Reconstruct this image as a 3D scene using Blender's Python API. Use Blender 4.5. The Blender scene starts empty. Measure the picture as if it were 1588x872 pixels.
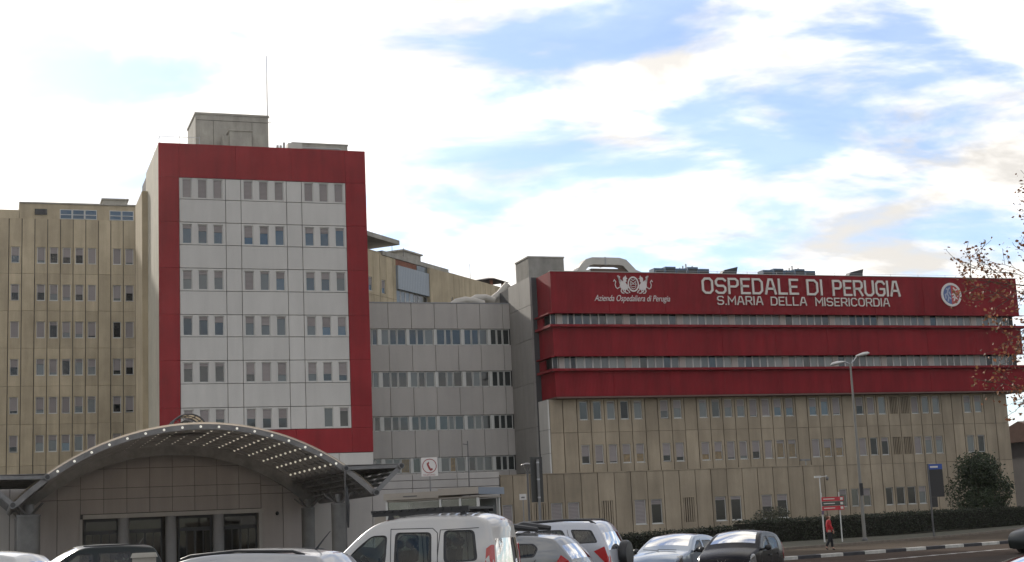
import bpy, bmesh, math, random
from math import sin, cos, radians, pi, sqrt, atan2
from mathutils import Matrix, Vector, noise
random.seed(7)
sc = bpy.context.scene
COL = sc.collection

# ------------------------------------------------------------------ camera
cam = bpy.data.cameras.new('camera'); camo = bpy.data.objects.new('camera', cam); COL.objects.link(camo)
cam.sensor_width = 36.0; cam.lens = 2286.4 / 1588 * 36.0; cam.clip_start = 0.1; cam.clip_end = 8000
EYE = 1.6
camo.matrix_world = Matrix.Translation((0, 0, EYE)) @ Matrix.Rotation(pi/2 + radians(9.497), 4, 'X') @ Matrix.Rotation(-radians(2.573), 4, 'Z')
sc.camera = camo

# ------------------------------------------------------------------ sky, sun, exposure
SUN_AZ, SUN_EL = radians(-30), radians(24)      # azimuth from +Y towards +X
w = bpy.data.worlds.new('World'); sc.world = w; w.use_nodes = True
nt = w.node_tree; nt.nodes.clear()
def N(t, **k):
    n = nt.nodes.new(t)
    for a, b in k.items(): setattr(n, a, b)
    return n
def L(a, b): nt.links.new(a, b)
def math_(op, a, b=None, clamp=False):
    n = N('ShaderNodeMath', operation=op, use_clamp=clamp)
    for i, q in enumerate((a, b)):
        if q is None: continue
        if isinstance(q, (int, float)): n.inputs[i].default_value = q
        else: L(q, n.inputs[i])
    return n.outputs[0]
sky = N('ShaderNodeTexSky', sky_type='NISHITA', sun_disc=False, sun_elevation=SUN_EL, sun_rotation=SUN_AZ)
sky.air_density = 1.0; sky.dust_density = 0.35; sky.ozone_density = 2.0; sky.altitude = 450
tc = N('ShaderNodeTexCoord'); sep = N('ShaderNodeSeparateXYZ'); L(tc.outputs['Generated'], sep.inputs[0])
zc = math_('ADD', math_('MAXIMUM', sep.outputs[2], 0.0), 0.26)
px, py = math_('DIVIDE', sep.outputs[0], zc), math_('DIVIDE', sep.outputs[1], zc)
cmb = N('ShaderNodeCombineXYZ'); L(px, cmb.inputs[0]); L(py, cmb.inputs[1])
mp = N('ShaderNodeMapping'); L(cmb.outputs[0], mp.inputs[0]); mp.inputs['Location'].default_value = (0.4, 9.1, 0.0)
mp.inputs['Rotation'].default_value = (0, 0, radians(-38)); mp.inputs['Scale'].default_value = (0.8, 1.25, 1)
def noise_(vec, scale, detail, rough, dist=0.0):
    n = N('ShaderNodeTexNoise'); L(vec, n.inputs['Vector'])
    n.inputs['Scale'].default_value = scale; n.inputs['Detail'].default_value = detail
    n.inputs['Roughness'].default_value = rough; n.inputs['Distortion'].default_value = dist
    return n.outputs[0]
n1 = noise_(mp.outputs[0], 3.7, 8, 0.55, 0.35)
n2 = noise_(mp.outputs[0], 9.0, 5, 0.5, 0.2)
dens = math_('ADD', n1, math_('MULTIPLY', math_('SUBTRACT', n2, 0.5), 0.20))
# share of the sky near the sun that the cloud deck fills and lights through
dot = N('ShaderNodeVectorMath', operation='DOT_PRODUCT'); L(tc.outputs['Generated'], dot.inputs[0])
SD = Vector((sin(SUN_AZ)*cos(SUN_EL), cos(SUN_AZ)*cos(SUN_EL), sin(SUN_EL)))
dot.inputs[1].default_value = SD
glow = math_('POWER', math_('MAXIMUM', dot.outputs['Value'], 0.0), 9.0)
dens = math_('ADD', dens, math_('MULTIPLY', glow, 0.04))
rmp = N('ShaderNodeValToRGB'); L(dens, rmp.inputs[0])
rmp.color_ramp.elements[0].position = 0.40; rmp.color_ramp.elements[1].position = 0.60
rmp.color_ramp.interpolation = 'EASE'; rmp.color_ramp.elements[0].color = (.16, .16, .16, 1)
n3 = noise_(mp.outputs[0], 3.6, 7, 0.58, 0.3)
bri = math_('SUBTRACT', 5.6, math_('MULTIPLY', math_('MINIMUM', math_('MAXIMUM', math_('SUBTRACT', n3, 0.44), 0.0), 0.16), 15.0))
bri = math_('ADD', bri, math_('MULTIPLY', glow, 2.5))
ccol = N('ShaderNodeMixRGB', blend_type='MULTIPLY'); ccol.inputs[0].default_value = 1
ccol.inputs[1].default_value = (1.0, 0.96, 0.905, 1); L(bri, ccol.inputs[2])
haz = N('ShaderNodeMixRGB', blend_type='ADD'); haz.inputs[0].default_value = 1
skm = N('ShaderNodeMixRGB', blend_type='MULTIPLY'); skm.inputs[0].default_value = 1
L(sky.outputs[0], skm.inputs[1]); skm.inputs[2].default_value = (0.55, 0.575, 0.645, 1)
mixc = N('ShaderNodeMixRGB'); L(rmp.outputs[0], mixc.inputs[0]); L(skm.outputs[0], mixc.inputs[1]); L(ccol.outputs[0], mixc.inputs[2])
bg = N('ShaderNodeBackground'); L(mixc.outputs[0], bg.inputs[0]); bg.inputs[1].default_value = 0.14
outw = N('ShaderNodeOutputWorld'); L(bg.outputs[0], outw.inputs[0])

sl = bpy.data.lights.new('sun', 'SUN'); sl.energy = 1.8; sl.angle = radians(2.5); sl.color = (1.0, 0.93, 0.82)
so = bpy.data.objects.new('sun', sl); COL.objects.link(so)
so.rotation_euler = SD.to_track_quat('Z', 'Y').to_euler(); so.location = (0, 0, 60)
vs = sc.view_settings
vs.view_transform = 'Standard'; vs.look = 'None'; vs.exposure = 0.92; vs.gamma = 1.0; vs.use_curve_mapping = False
sc.cycles.max_bounces = 6; sc.cycles.transparent_max_bounces = 16

# ------------------------------------------------------------------ materials
MATS = {}
def mat(name, col, rough=0.8, var=0.0, vscale=1.0, streak=0.0, rnd=0.0, bump=0.0, bscale=8.0, metal=0.0, coat=0.0, spec=0.5, emit=0.0, wave=None, ecol=None, fine=0.0):
    if name in MATS: return MATS[name]
    m = bpy.data.materials.new(name); m.use_nodes = True; t = m.node_tree; b = t.nodes['Principled BSDF']
    MATS[name] = m
    b.inputs['Base Color'].default_value = (*col, 1); b.inputs['Roughness'].default_value = rough
    b.inputs['Metallic'].default_value = metal; b.inputs['Coat Weight'].default_value = coat
    b.inputs['Coat Roughness'].default_value = 0.04; b.inputs['Specular IOR Level'].default_value = spec
    if emit: b.inputs['Emission Color'].default_value = (*(ecol or col), 1); b.inputs['Emission Strength'].default_value = emit
    nn, lk = t.nodes.new, t.links.new
    geo = nn('ShaderNodeNewGeometry')
    fac = None
    def mul(a, bb):
        q = nn('ShaderNodeMath'); q.operation = 'MULTIPLY'; lk(a, q.inputs[0])
        if isinstance(bb, (int, float)): q.inputs[1].default_value = bb
        else: lk(bb, q.inputs[1])
        return q.outputs[0]
    def remap(o, amt, lo=0.3, hi=0.7):
        r = nn('ShaderNodeMapRange'); lk(o, r.inputs[0]); r.inputs[1].default_value = lo; r.inputs[2].default_value = hi
        r.inputs[3].default_value = 1 - amt; r.inputs[4].default_value = 1 + amt * 0.5
        return r.outputs[0]
    def tex(scale, sv=(1, 1, 1), det=6):
        mpn = nn('ShaderNodeMapping'); lk(geo.outputs['Position'], mpn.inputs[0]); mpn.inputs['Scale'].default_value = sv
        n = nn('ShaderNodeTexNoise'); lk(mpn.outputs[0], n.inputs['Vector']); n.inputs['Scale'].default_value = scale; n.inputs['Detail'].default_value = det
        n.inputs['Roughness'].default_value = 0.6
        return n.outputs[0]
    fs = []
    if var: fs.append(remap(tex(vscale), var))
    if streak: fs.append(remap(tex(1.4, (1, 1, 0.12)), streak))
    if fine: fs.append(remap(tex(22), fine))
    if rnd:
        oi = nn('ShaderNodeObjectInfo'); fs.append(remap(oi.outputs['Random'], rnd, 0, 1))
    for q in fs: fac = q if fac is None else mul(fac, q)
    if fac is not None:
        mx = nn('ShaderNodeMixRGB'); mx.blend_type = 'MULTIPLY'; mx.inputs[0].default_value = 1
        mx.inputs[1].default_value = (*col, 1); lk(fac, mx.inputs[2]); lk(mx.outputs[0], b.inputs['Base Color'])
    h = None
    if wave:
        mpn = nn('ShaderNodeMapping'); lk(geo.outputs['Position'], mpn.inputs[0]); mpn.inputs['Rotation'].default_value = (0, 0, wave[2] if len(wave) > 2 else 0)
        wv = nn('ShaderNodeTexWave'); lk(mpn.outputs[0], wv.inputs['Vector']); wv.inputs['Scale'].default_value = wave[1]
        wv.bands_direction = wave[0]; h = wv.outputs['Fac']
    if bump:
        bp = nn('ShaderNodeBump'); bp.inputs['Strength'].default_value = bump; bp.inputs['Distance'].default_value = 0.03
        lk(h if h is not None else tex(bscale), bp.inputs['Height']); lk(bp.outputs[0], b.inputs['Normal'])
    return m
def glassmat(name, tint, refl=0.12, rough=0.02):
    m = bpy.data.materials.new(name); m.use_nodes = True; t = m.node_tree; t.nodes.clear()
    nn, lk = t.nodes.new, t.links.new
    o = nn('ShaderNodeOutputMaterial'); tr = nn('ShaderNodeBsdfTransparent'); gl = nn('ShaderNodeBsdfGlossy'); mx = nn('ShaderNodeMixShader')
    tr.inputs[0].default_value = (*tint, 1); gl.inputs['Roughness'].default_value = rough
    lw = nn('ShaderNodeFresnel'); lw.inputs[0].default_value = 1.36
    ad = nn('ShaderNodeMath'); ad.operation = 'ADD'; ad.use_clamp = True; lk(lw.outputs[0], ad.inputs[0]); ad.inputs[1].default_value = refl
    lk(ad.outputs[0], mx.inputs[0]); lk(tr.outputs[0], mx.inputs[1]); lk(gl.outputs[0], mx.inputs[2]); lk(mx.outputs[0], o.inputs[0])
    MATS[name] = m; return m
A = radians(19.6)                                  # bearing of the hospital grid
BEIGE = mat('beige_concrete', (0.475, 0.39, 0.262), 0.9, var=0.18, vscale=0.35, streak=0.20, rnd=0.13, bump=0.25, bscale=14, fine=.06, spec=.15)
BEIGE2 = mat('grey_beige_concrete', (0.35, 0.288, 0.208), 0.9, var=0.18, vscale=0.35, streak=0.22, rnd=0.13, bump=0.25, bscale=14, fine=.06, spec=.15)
GROOVE = mat('joint_shadow_gap', (0.09, 0.08, 0.065), 0.95)
GREYP = mat('grey_cladding', (0.42, 0.389, 0.356), 0.6, var=0.06, vscale=0.5, streak=0.09, rnd=0.05, bump=.05, bscale=3, spec=.25)
GREYL = mat('light_grey_cladding', (0.525, 0.50, 0.46), 0.6, var=0.05, vscale=0.5, streak=0.08, rnd=0.05, bump=.05, bscale=3, spec=.25)
ENTR = mat('warm_grey_panel', (0.36, 0.315, 0.285), 0.6, var=0.07, vscale=0.6, streak=0.09, rnd=0.05)
REDP = mat('red_cladding', (0.26, 0.023, 0.028), 0.7, var=0.16, vscale=0.35, streak=0.18, rnd=0.05, spec=.15)
REDC = mat('red_corrugated', (0.22, 0.0155, 0.021), 0.7, var=0.16, vscale=0.35, streak=0.24, rnd=0.04, bump=0.3, wave=('X', 2.6, -A), spec=.15)
JOINT = mat('dark_joint', (0.06, 0.06, 0.062), 0.9)
WHITE = mat('white_frame', (0.56, 0.55, 0.51), 0.6, var=.08, streak=.1)
SHUT = mat('roller_shutter', (0.27, 0.238, 0.226), 0.8, rnd=0.14, bump=0.5, wave=('Z', 3.2))
DARK = mat('dark_opening', (0.012, 0.012, 0.014), 0.3, spec=0.3)
GL_BLUE = mat('glass_blue', (0.05, 0.085, 0.115), 0.05, coat=.35, spec=0.5, rnd=.25)  # blue of the reflected sky put into the pane colour
GL_GREY = mat('glass_grey', (0.026, 0.031, 0.031), 0.05, coat=.2, spec=0.5, rnd=.35)
GL_CURT = mat('glass_pale_curtain', (0.125, 0.135, 0.13), 0.15, coat=.2, spec=0.4, rnd=.2)
GL_WARM = mat('glass_warm_tint', (0.20, 0.125, 0.045), 0.2, coat=.2, rnd=.3, var=.5, vscale=5)  # amber glow and reflections put into the pane colour
GL_DARK = mat('glass_dark', (0.010, 0.011, 0.012), 0.08, spec=.35)
STEEL = mat('weathered_steel', (0.20, 0.195, 0.19), 0.55, var=0.25, vscale=1.5, metal=0.35, bump=.1)
STEELD = mat('dark_steel', (0.105, 0.10, 0.098), 0.5, var=0.3, vscale=1.2, metal=0.3)
GALV = mat('galvanised', (0.40, 0.40, 0.40), 0.4, var=0.12, vscale=2, metal=0.7)
BLACK = mat('black_plastic', (0.014, 0.014, 0.015), 0.45)
CONC = mat('roof_concrete', (0.36, 0.335, 0.285), 0.92, var=0.22, vscale=0.8, streak=0.22, bump=.3)
DUCT = mat('duct_metal', (0.45, 0.42, 0.37), 0.5, var=0.12, vscale=1.0, metal=0.3, bump=.25, bscale=3)
HVACB = mat('blue_grey_unit', (0.075, 0.125, 0.19), 0.5, var=.15, rnd=.15)
BRICK = mat('brick_red', (0.22, 0.085, 0.05), 0.9, var=.25, vscale=2, bump=.4, bscale=20)
CORR = mat('blue_grey_corrugated', (0.245, 0.275, 0.30), 0.45, bump=.5, wave=('X', 2.0, 0))
LETTER = mat('sign_letter_white', (0.60, 0.56, 0.50), 0.6)
ASPH = mat('asphalt', (0.055, 0.044, 0.036), 1.0, spec=.08, var=0.25, vscale=0.5, bump=.3, bscale=60, fine=.15)
ROADM = mat('road_asphalt', (0.066, 0.047, 0.035), 1.0, spec=.08, var=0.22, vscale=0.4, bump=.3, bscale=60, fine=.15)
PAVE = mat('pavement_brown', (0.085, 0.066, 0.048), 1.0, spec=.08, var=0.25, vscale=0.6, bump=.3, bscale=40, fine=.12)
PAINTW = mat('road_paint_white', (0.55, 0.52, 0.47), 0.8, var=.3, vscale=3, fine=.2)
KBLACK = mat('kerb_black', (0.035, 0.033, 0.036), 0.8, var=.3, vscale=3)
KWHITE = mat('kerb_white', (0.50, 0.48, 0.43), 0.8, var=.25, vscale=3, fine=.2)
EARTH = mat('verge_earth', (0.07, 0.065, 0.04), 1.0, var=.4, vscale=1.0, bump=.5, bscale=10)
GRASS = mat('far_grass', (0.06, 0.075, 0.03), 1.0, var=.4, vscale=0.05)

# ------------------------------------------------------------------ helpers
def obj(name, me, m=None, parent=None, loc=(0, 0, 0), rz=0.0):
    o = bpy.data.objects.new(name, me); COL.objects.link(o)
    if m is not None and me is not None and len(me.materials) == 0: me.materials.append(m)
    if parent is not None: o.parent = parent
    o.location = loc; o.rotation_euler = (0, 0, rz)
    return o
def tag(o, label=None, cat=None, group=None, kind=None):
    if label: o['label'] = label
    if cat: o['category'] = cat
    if group: o['group'] = group
    if kind: o['kind'] = kind
    return o
def thing(name, label, cat, loc=(0, 0, 0), rz=0.0, group=None):
    return tag(obj(name, None, None, None, loc, rz), label, cat, group)
def uv(u, v, z=0.0):                               # grid coordinates -> world
    return (u*cos(A) - v*sin(A), u*sin(A) + v*cos(A), z)
class MB:
    def __init__(s): s.v, s.f = [], []
    def add(s, vs, fs):
        n = len(s.v); s.v += [tuple(q) for q in vs]; s.f += [tuple(i + n for i in q) for q in fs]; return s
    def box(s, x1, x2, y1, y2, z1, z2):
        return s.add([(x1, y1, z1), (x2, y1, z1), (x2, y2, z1), (x1, y2, z1), (x1, y1, z2), (x2, y1, z2), (x2, y2, z2), (x1, y2, z2)],
                     [(0, 3, 2, 1), (4, 5, 6, 7), (0, 1, 5, 4), (1, 2, 6, 5), (2, 3, 7, 6), (3, 0, 4, 7)])
    def bar(s, p, q, a, b=None, up=(0, 0, 1)):
        b = b or a; p, q = Vector(p), Vector(q); d = (q - p).normalized(); up = Vector(up)
        if abs(d.dot(up)) > .98: up = Vector((1, 0, 0))
        x = d.cross(up).normalized() * a / 2; y = x.cross(d).normalized() * b / 2
        vs = [c + i*x + j*y for c in (p, q) for i, j in ((-1, -1), (1, -1), (1, 1), (-1, 1))]
        return s.add(vs, [(3, 2, 1, 0), (4, 5, 6, 7), (0, 1, 5, 4), (1, 2, 6, 5), (2, 3, 7, 6), (3, 0, 4, 7)])
    def tube(s, pts, rs, n=8, cap=True):
        pts = [Vector(p) for p in pts]
        if isinstance(rs, (int, float)): rs = [rs]*len(pts)
        rings = []; x = None
        for i, p in enumerate(pts):
            d = (pts[min(i+1, len(pts)-1)] - pts[max(i-1, 0)]).normalized()
            if x is None:
                x = d.orthogonal().normalized()
            x = (x - d*x.dot(d)).normalized(); y = d.cross(x)
            rings.append([p + rs[i]*(cos(2*pi*k/n)*x + sin(2*pi*k/n)*y) for k in range(n)])
        vs = [q for r in rings for q in r]; fs = []
        for i in range(len(pts)-1):
            for k in range(n): fs.append((i*n+k, i*n+(k+1) % n, (i+1)*n+(k+1) % n, (i+1)*n+k))
        if cap: fs += [tuple(reversed(range(n))), tuple(range((len(pts)-1)*n, len(pts)*n))]
        return s.add(vs, fs)
    def prism(s, poly, y1, y2, axis='y'):
        n = len(poly)
        if axis == 'y': vs = [(a, y1, b) for a, b in poly] + [(a, y2, b) for a, b in poly]
        elif axis == 'z': vs = [(a, b, y1) for a, b in poly] + [(a, b, y2) for a, b in poly]
        else: vs = [(y1, a, b) for a, b in poly] + [(y2, a, b) for a, b in poly]
        return s.add(vs, [tuple(range(n)), tuple(reversed(range(n, 2*n)))] + [(i, n+i, n+(i+1) % n, (i+1) % n) for i in range(n)])
    def lathe(s, prof, n=16, axis='z', c=(0, 0, 0)):
        vs, fs = [], []
        for r, h in prof:
            for k in range(n):
                a, b = r*cos(2*pi*k/n), r*sin(2*pi*k/n)
                p = (a, b, h) if axis == 'z' else ((a, h, b) if axis == 'y' else (h, a, b))
                vs.append((p[0]+c[0], p[1]+c[1], p[2]+c[2]))
        for i in range(len(prof)-1):
            for k in range(n): fs.append((i*n+k, i*n+(k+1) % n, (i+1)*n+(k+1) % n, (i+1)*n+k))
        fs += [tuple(reversed(range(n))), tuple(range((len(prof)-1)*n, len(prof)*n))]
        return s.add(vs, fs)
    def mesh(s, name='m', smooth=False, fix=True):
        me = bpy.data.meshes.new(name); me.from_pydata(s.v, [], s.f)
        if fix:
            bm = bmesh.new(); bm.from_mesh(me); bmesh.ops.recalc_face_normals(bm, faces=bm.faces); bm.to_mesh(me); bm.free()
        if smooth:
            me.shade_smooth(); me.set_sharp_from_angle(angle=radians(smooth if smooth is not True else 40))
        return me
    def build(s, name, m, parent=None, loc=(0, 0, 0), rz=0.0, smooth=False):
        return obj(name, s.mesh(name, smooth), m, parent, loc, rz)
def boxo(name, m, parent, x1, x2, y1, y2, z1, z2): return MB().box(x1, x2, y1, y2, z1, z2).build(name, m, parent)
CACHE = {}
def cached(key, fn):
    if key not in CACHE: CACHE[key] = fn()
    return CACHE[key]
def rect_mesh(w, h, t, m):                         # slab: x 0..w, y 0..t, z 0..h
    k = ('r', round(w, 3), round(h, 3), round(t, 3), m.name)
    def f():
        c = min(.018, w*.1)
        me = MB().add([(c, 0, c), (w-c, 0, c), (w-c, 0, h-c), (c, 0, h-c), (0, c, 0), (w, c, 0), (w, c, h), (0, c, h), (0, t, 0), (w, t, 0), (w, t, h), (0, t, h)],
            [(0, 1, 2, 3), (0, 4, 5, 1), (1, 5, 6, 2), (2, 6, 7, 3), (3, 7, 4, 0), (4, 8, 9, 5), (5, 9, 10, 6), (6, 10, 11, 7), (7, 11, 8, 4), (8, 11, 10, 9)]).mesh('panel')
        me.materials.append(m); return me
    return cached(k, f)
def hole_mesh(w, h, t, holes, m):                  # slab with a row of openings (a, b, z1, z2), same z
    k = ('h', round(w, 3), round(h, 3), t, tuple(round(q, 3) for H in holes for q in H), m.name)
    def f():
        b = MB(); z1, z2 = holes[0][2], holes[0][3]
        b.box(0, w, 0, t, 0, z1)
        if h - z2 > 0.002: b.box(0, w, 0, t, z2, h)
        x = 0
        for a, c, _, _ in holes:
            if a - x > .002: b.box(x, a, 0, t, z1, z2)
            x = c
        if w - x > .002: b.box(x, w, 0, t, z1, z2)
        me = b.mesh('panel'); me.materials.append(m); return me
    return cached(k, f)
def window(parent, x, y, z, w, h, sh=0.0, pane=None, fm=WHITE, sill=True):
    """x = left edge, y = plane of the frame front, z = bottom"""
    fw = 0.055
    def fr():
        b = MB().box(0, w, 0, .06, 0, fw).box(0, w, 0, .06, h-fw, h).box(0, fw, 0, .06, fw, h-fw).box(w-fw, w, 0, .06, fw, h-fw)
        if sill: b.box(-.03, w+.03, -.10, 0.0, -.045, .0)
        me = b.mesh('window'); me.materials.append(fm); return me
    o = obj('window', cached(('wf', round(w, 3), round(h, 3), fm.name, sill), fr), None, parent, (x, y, z))
    def pn():
        return MB().box(fw, w-fw, .03, .05, fw, h-fw).mesh('pane')
    pm = cached(('wp', round(w, 3), round(h, 3), (pane or GL_GREY).name), pn)
    obj('pane', pm, pane or GL_GREY, o)
    if sh > 0.02:
        hh = round((h-2*fw)*sh, 2)
        sm = cached(('ws', round(w, 3), round(h, 3), hh), lambda: MB().box(fw, w-fw, .005, .028, h-fw-hh, h-fw).box(fw, w-fw, -.008, .004, h-fw-hh, h-fw-hh+.03).mesh('shutter'))
        obj('shutter', sm, SHUT, o)
    return o
PN = {'b': GL_BLUE, 'g': GL_GREY, 'c': GL_CURT, 'w': GL_WARM, 'd': GL_DARK}

# ------------------------------------------------------------------ ground
def sm(a, b, x):
    t = max(0, min(1, (x-a)/(b-a))); return t*t*(3-2*t)
def G(x, y):
    lv = 0.07 - 0.32*sm(-2, 6, x)
    return lv * (1 - sm(88, 106, y)) * (1 if y > -20 else 1)
def sheet(name, xs, ys, dz, m, poly=None, kind='structure'):
    b = MB(); b.v = [(x, y, G(x, y)+dz) for y in ys for x in xs]; nx = len(xs)
    b.f = [(j*nx+i, j*nx+i+1, (j+1)*nx+i+1, (j+1)*nx+i) for j in range(len(ys)-1) for i in range(nx-1)]
    return tag(b.build(name, m, smooth=True), kind=kind)
gx = [-3000, -1200, -400, -150, -80] + [i*2.0 for i in range(-25, 31)] + [80, 150, 400, 1200, 3000]
gy = [-600, -150, -40] + [i*2.0 for i in range(-10, 76)] + [180, 300, 800, 2000, 4500]
sheet('ground', gx, gy, 0, ASPH)
def ribbon(name, p0, p1, w, dz, h, m, kind='structure', n=24):   # band to the left of p0->p1
    d = Vector((p1[0]-p0[0], p1[1]-p0[1])); nn_ = Vector((-d.y, d.x)).normalized(); b = MB()
    for i in range(n+1):
        p = Vector(p0) + d*i/n
        for q in (p, p + nn_*w):
            zz = G(q.x, q.y)
            b.v += [(q.x, q.y, zz - .05), (q.x, q.y, zz+dz)]
    for i in range(n):
        a = i*4; c = a+4
        b.f += [(a+1, c+1, c+3, a+3), (a, c, c+1, a+1), (a+2, a+3, c+3, c+2)]
    b.f += [(0, 1, 3, 2), (n*4, n*4+2, n*4+3, n*4+1)]
    return tag(b.build(name, m), kind=kind)
KD = Vector((.758, .6525)); K0 = Vector((12.72, 64.42)) - KD*1.55*5
KN = Vector((-KD.y, KD.x))
# road sheet in front of the kerb
rb = MB()
for i in range(31):
    p = K0 - KD*2 + KD*i*2.2
    for t in (0, -3, -6, -9):
        q = p + KN*t; rb.v.append((q.x, q.y, G(q.x, q.y)+.006))
for i in range(30):
    for j in range(3): rb.f.append((i*4+j, i*4+j+1, (i+1)*4+j+1, (i+1)*4+j))
road = tag(rb.build('road', ROADM), kind='structure')
for i in range(7):                                 # dashes of the edge line
    p = Vector((14.0, 58.16)) + Vector((18.45-14.0, 62.62-58.16)).normalized()*(i*1.55 - 1.2); d = Vector((.86, .51)).normalized()
    n_ = Vector((-d.y, d.x)); q = [p, p+d*1.5, p+d*1.5+n_*.28, p+n_*.28]
    MB().add([(a.x, a.y, G(a.x, a.y)+.011) for a in q], [(0, 1, 2, 3)]).build('marking', PAINTW, road)
kerb = tag(obj('kerb', None), kind='structure')
for i in range(26):
    p = K0 + KD*1.55*i; q = p + KD*1.535
    b = MB(); z = G(p.x, p.y); w_ = .30; n2_ = KN*w_
    vs = [(p.x, p.y, z-.05), (q.x, q.y, z-.05), (q.x, q.y, z+.13), (p.x, p.y, z+.13)]
    vs2 = [(p.x+KN.x*.03, p.y+KN.y*.03, z+.15), (q.x+KN.x*.03, q.y+KN.y*.03, z+.15)]
    vs3 = [(p.x+n2_.x, p.y+n2_.y, z+.152), (q.x+n2_.x, q.y+n2_.y, z+.152), (p.x+n2_.x, p.y+n2_.y, z-.05), (q.x+n2_.x, q.y+n2_.y, z-.05)]
    b.add(vs+vs2+vs3, [(0, 1, 2, 3), (3, 2, 5, 4), (4, 5, 7, 6), (6, 7, 9, 8), (0, 3, 4, 6, 8), (1, 9, 7, 5, 2)])
    b.build('kerb_stone', KWHITE if i % 2 else KBLACK, kerb)
pv = MB()                                          # pavement behind the kerb
I0, I1 = Vector((6.6, 69.3)), Vector((41.4, 107.6))
for i in range(31):
    t = i/30; a = K0 + KD*1.55*26*t + KN*.3; c = I0 + (I1-I0)*t
    for q in (a, c): pv.v.append((q.x, q.y, G(q.x, q.y)+.12))
pv.f = [(i*2, i*2+1, i*2+3, i*2+2) for i in range(30)]
tag(pv.build('pavement', PAVE), kind='structure')
ribbon('verge_kerb', I0, I1, .16, .24, 0, mat('stone_kerb', (.16, .13, .10), .9, var=.3, vscale=3))
vg = MB()
for i in range(31):
    t = i/30; a = I0 + (I1-I0)*t + Vector((-.09, .06)); c = a + Vector((-3.0, 26-8*t))
    for q in (a, c): vg.v.append((q.x, q.y, G(q.x, q.y)+.20))
vg.f = [(i*2, i*2+1, i*2+3, i*2+2) for i in range(30)]
tag(vg.build('verge', EARTH), kind='structure')

# ------------------------------------------------------------------ left wing (beige ribbed block)
def bld(name, label, u0, v0, cat='building'): return thing(name, label, cat, uv(u0, v0), A)
U0, V0 = -8.0, 140.0
lw_ = bld('ward_building', 'beige ribbed concrete ward block at the left edge behind the entrance', U0, V0)
boxo('wall', GROOVE, lw_, 0, 21.5, .22, 16, 0, 31.7)
boxo('parapet', BEIGE, lw_, 10.03, 21.5, .12, 15.9, 31.72, 33.15)
boxo('parapet', BEIGE, lw_, 0, 10.01, .10, 15.9, 31.71, 32.5)
boxo('coping', CONC, lw_, 10.0, 21.5, .02, 15.95, 33.16, 33.28)
cols = [1.16 + 1.128*i for i in range(-8, 11)] + [13.5]
rows = [10.24, 13.69, 17.16, 20.60, 24.05, 27.53]
WIN = {1, 3, 4, 5, 6, 7, 9, 10}
SHL = {5: [(.55,'b'),0,(.85,'c'),(.38,'d'),(.62,'d'),(.46,'d'),(1,'g'),0,(1,'g'),(.9,'c')],
       4: [(.52,'d'),0,(.5,'d'),(.58,'c'),(.8,'c'),(.62,'d'),(1,'g'),0,(.85,'c'),(.5,'d')],
       3: [(1,'g'),0,(1,'g'),(.2,'d'),(.7,'c'),(.78,'c'),(.9,'d'),0,(0,'d'),(1,'g')],
       2: [(.5,'d'),0,(.3,'c'),(.85,'c'),(.1,'d'),(.2,'c'),(.5,'c'),0,(.75,'g'),(.55,'d')],
       1: [(.85,'d'),0,(.8,'c'),(1,'g'),(1,'g'),(.6,'g'),(.15,'g'),0,(.5,'d'),(.9,'g')],
       0: [(.7,'d'),0,(.45,'c'),(.3,'c'),(.5,'b'),(.1,'c'),(1,'g'),0,(.7,'g'),(.8,'g')]}
zb = [0, 9.0] + [r + 2.48 for r in rows]            # panel joints
zb[-1] = 31.7
for ci in range(len(cols)-1):
    a, b_ = cols[ci]-U0+.035, cols[ci+1]-U0-.035
    if b_ > 21.5: b_ = 21.5
    k = ci - 7                                      # column number as seen from the left of the picture
    haswin = (k in WIN) or k in (-1, -2, -4, -5, -6)
    for ri in range(len(zb)-1):
        z1, z2 = zb[ri]+.008, zb[ri+1]-.008; w_ = b_-a
        if haswin and ri >= 1:
            zz = rows[ri-1]; hw = .36; cx = w_/2
            obj('panel', hole_mesh(w_, z2-z1, .2, [(cx-hw, cx+hw, zz-z1, zz+1.5-z1)], BEIGE), None, lw_, (a, 0.0, z1))
            q = SHL[ri-1][k-1] if 1 <= k <= 10 else (random.choice([.4, .6, .8, 1]), random.choice('cdg'))
            if not q: q = (1, 'g')
            window(lw_, a+cx-hw, .10, zz, .72, 1.5, q[0], PN[q[1]])
        else:
            obj('panel', rect_mesh(w_, z2-z1, .2, BEIGE), None, lw_, (a, 0, z1))
for a, b_, n in ((5.61, 8.95, 3), (10.07, 12.3, 2)):  # attic glazing
    wd = (b_-a)/n
    for i in range(n):
        window(lw_, a-U0+i*wd, .06, 31.74, wd-.03, .92, 0, GL_BLUE, sill=False)
        boxo('glazing_bar', WHITE, lw_, a-U0+i*wd+.05, a-U0+(i+1)*wd-.08, .03, .058, 32.13, 32.19)
boxo('vent_opening', DARK, lw_, 3.38-U0, 4.47-U0, .02, .1, 32.1, 32.64)
rt = bld('roof_cabin', 'small beige concrete cabin on the ward block roof near the tower', 9.65, 143.0)
MB().box(0, 2.3, 0, 2.5, 0, 1.2).build('wall', CONC, rt); MB().box(-.12, 2.42, -.12, 2.6, 1.2, 1.35).build('roof', CONC, rt)
rt.location.z = 33.15

# ------------------------------------------------------------------ tower
U0, V0 = 11.45, 110.0
tw = bld('hospital_tower', 'tall grey panelled tower with a broad red frame round its windows', U0, V0)
boxo('wall', JOINT, tw, .1, 15.8, .20, 13.9, 0, 31.2)
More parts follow.
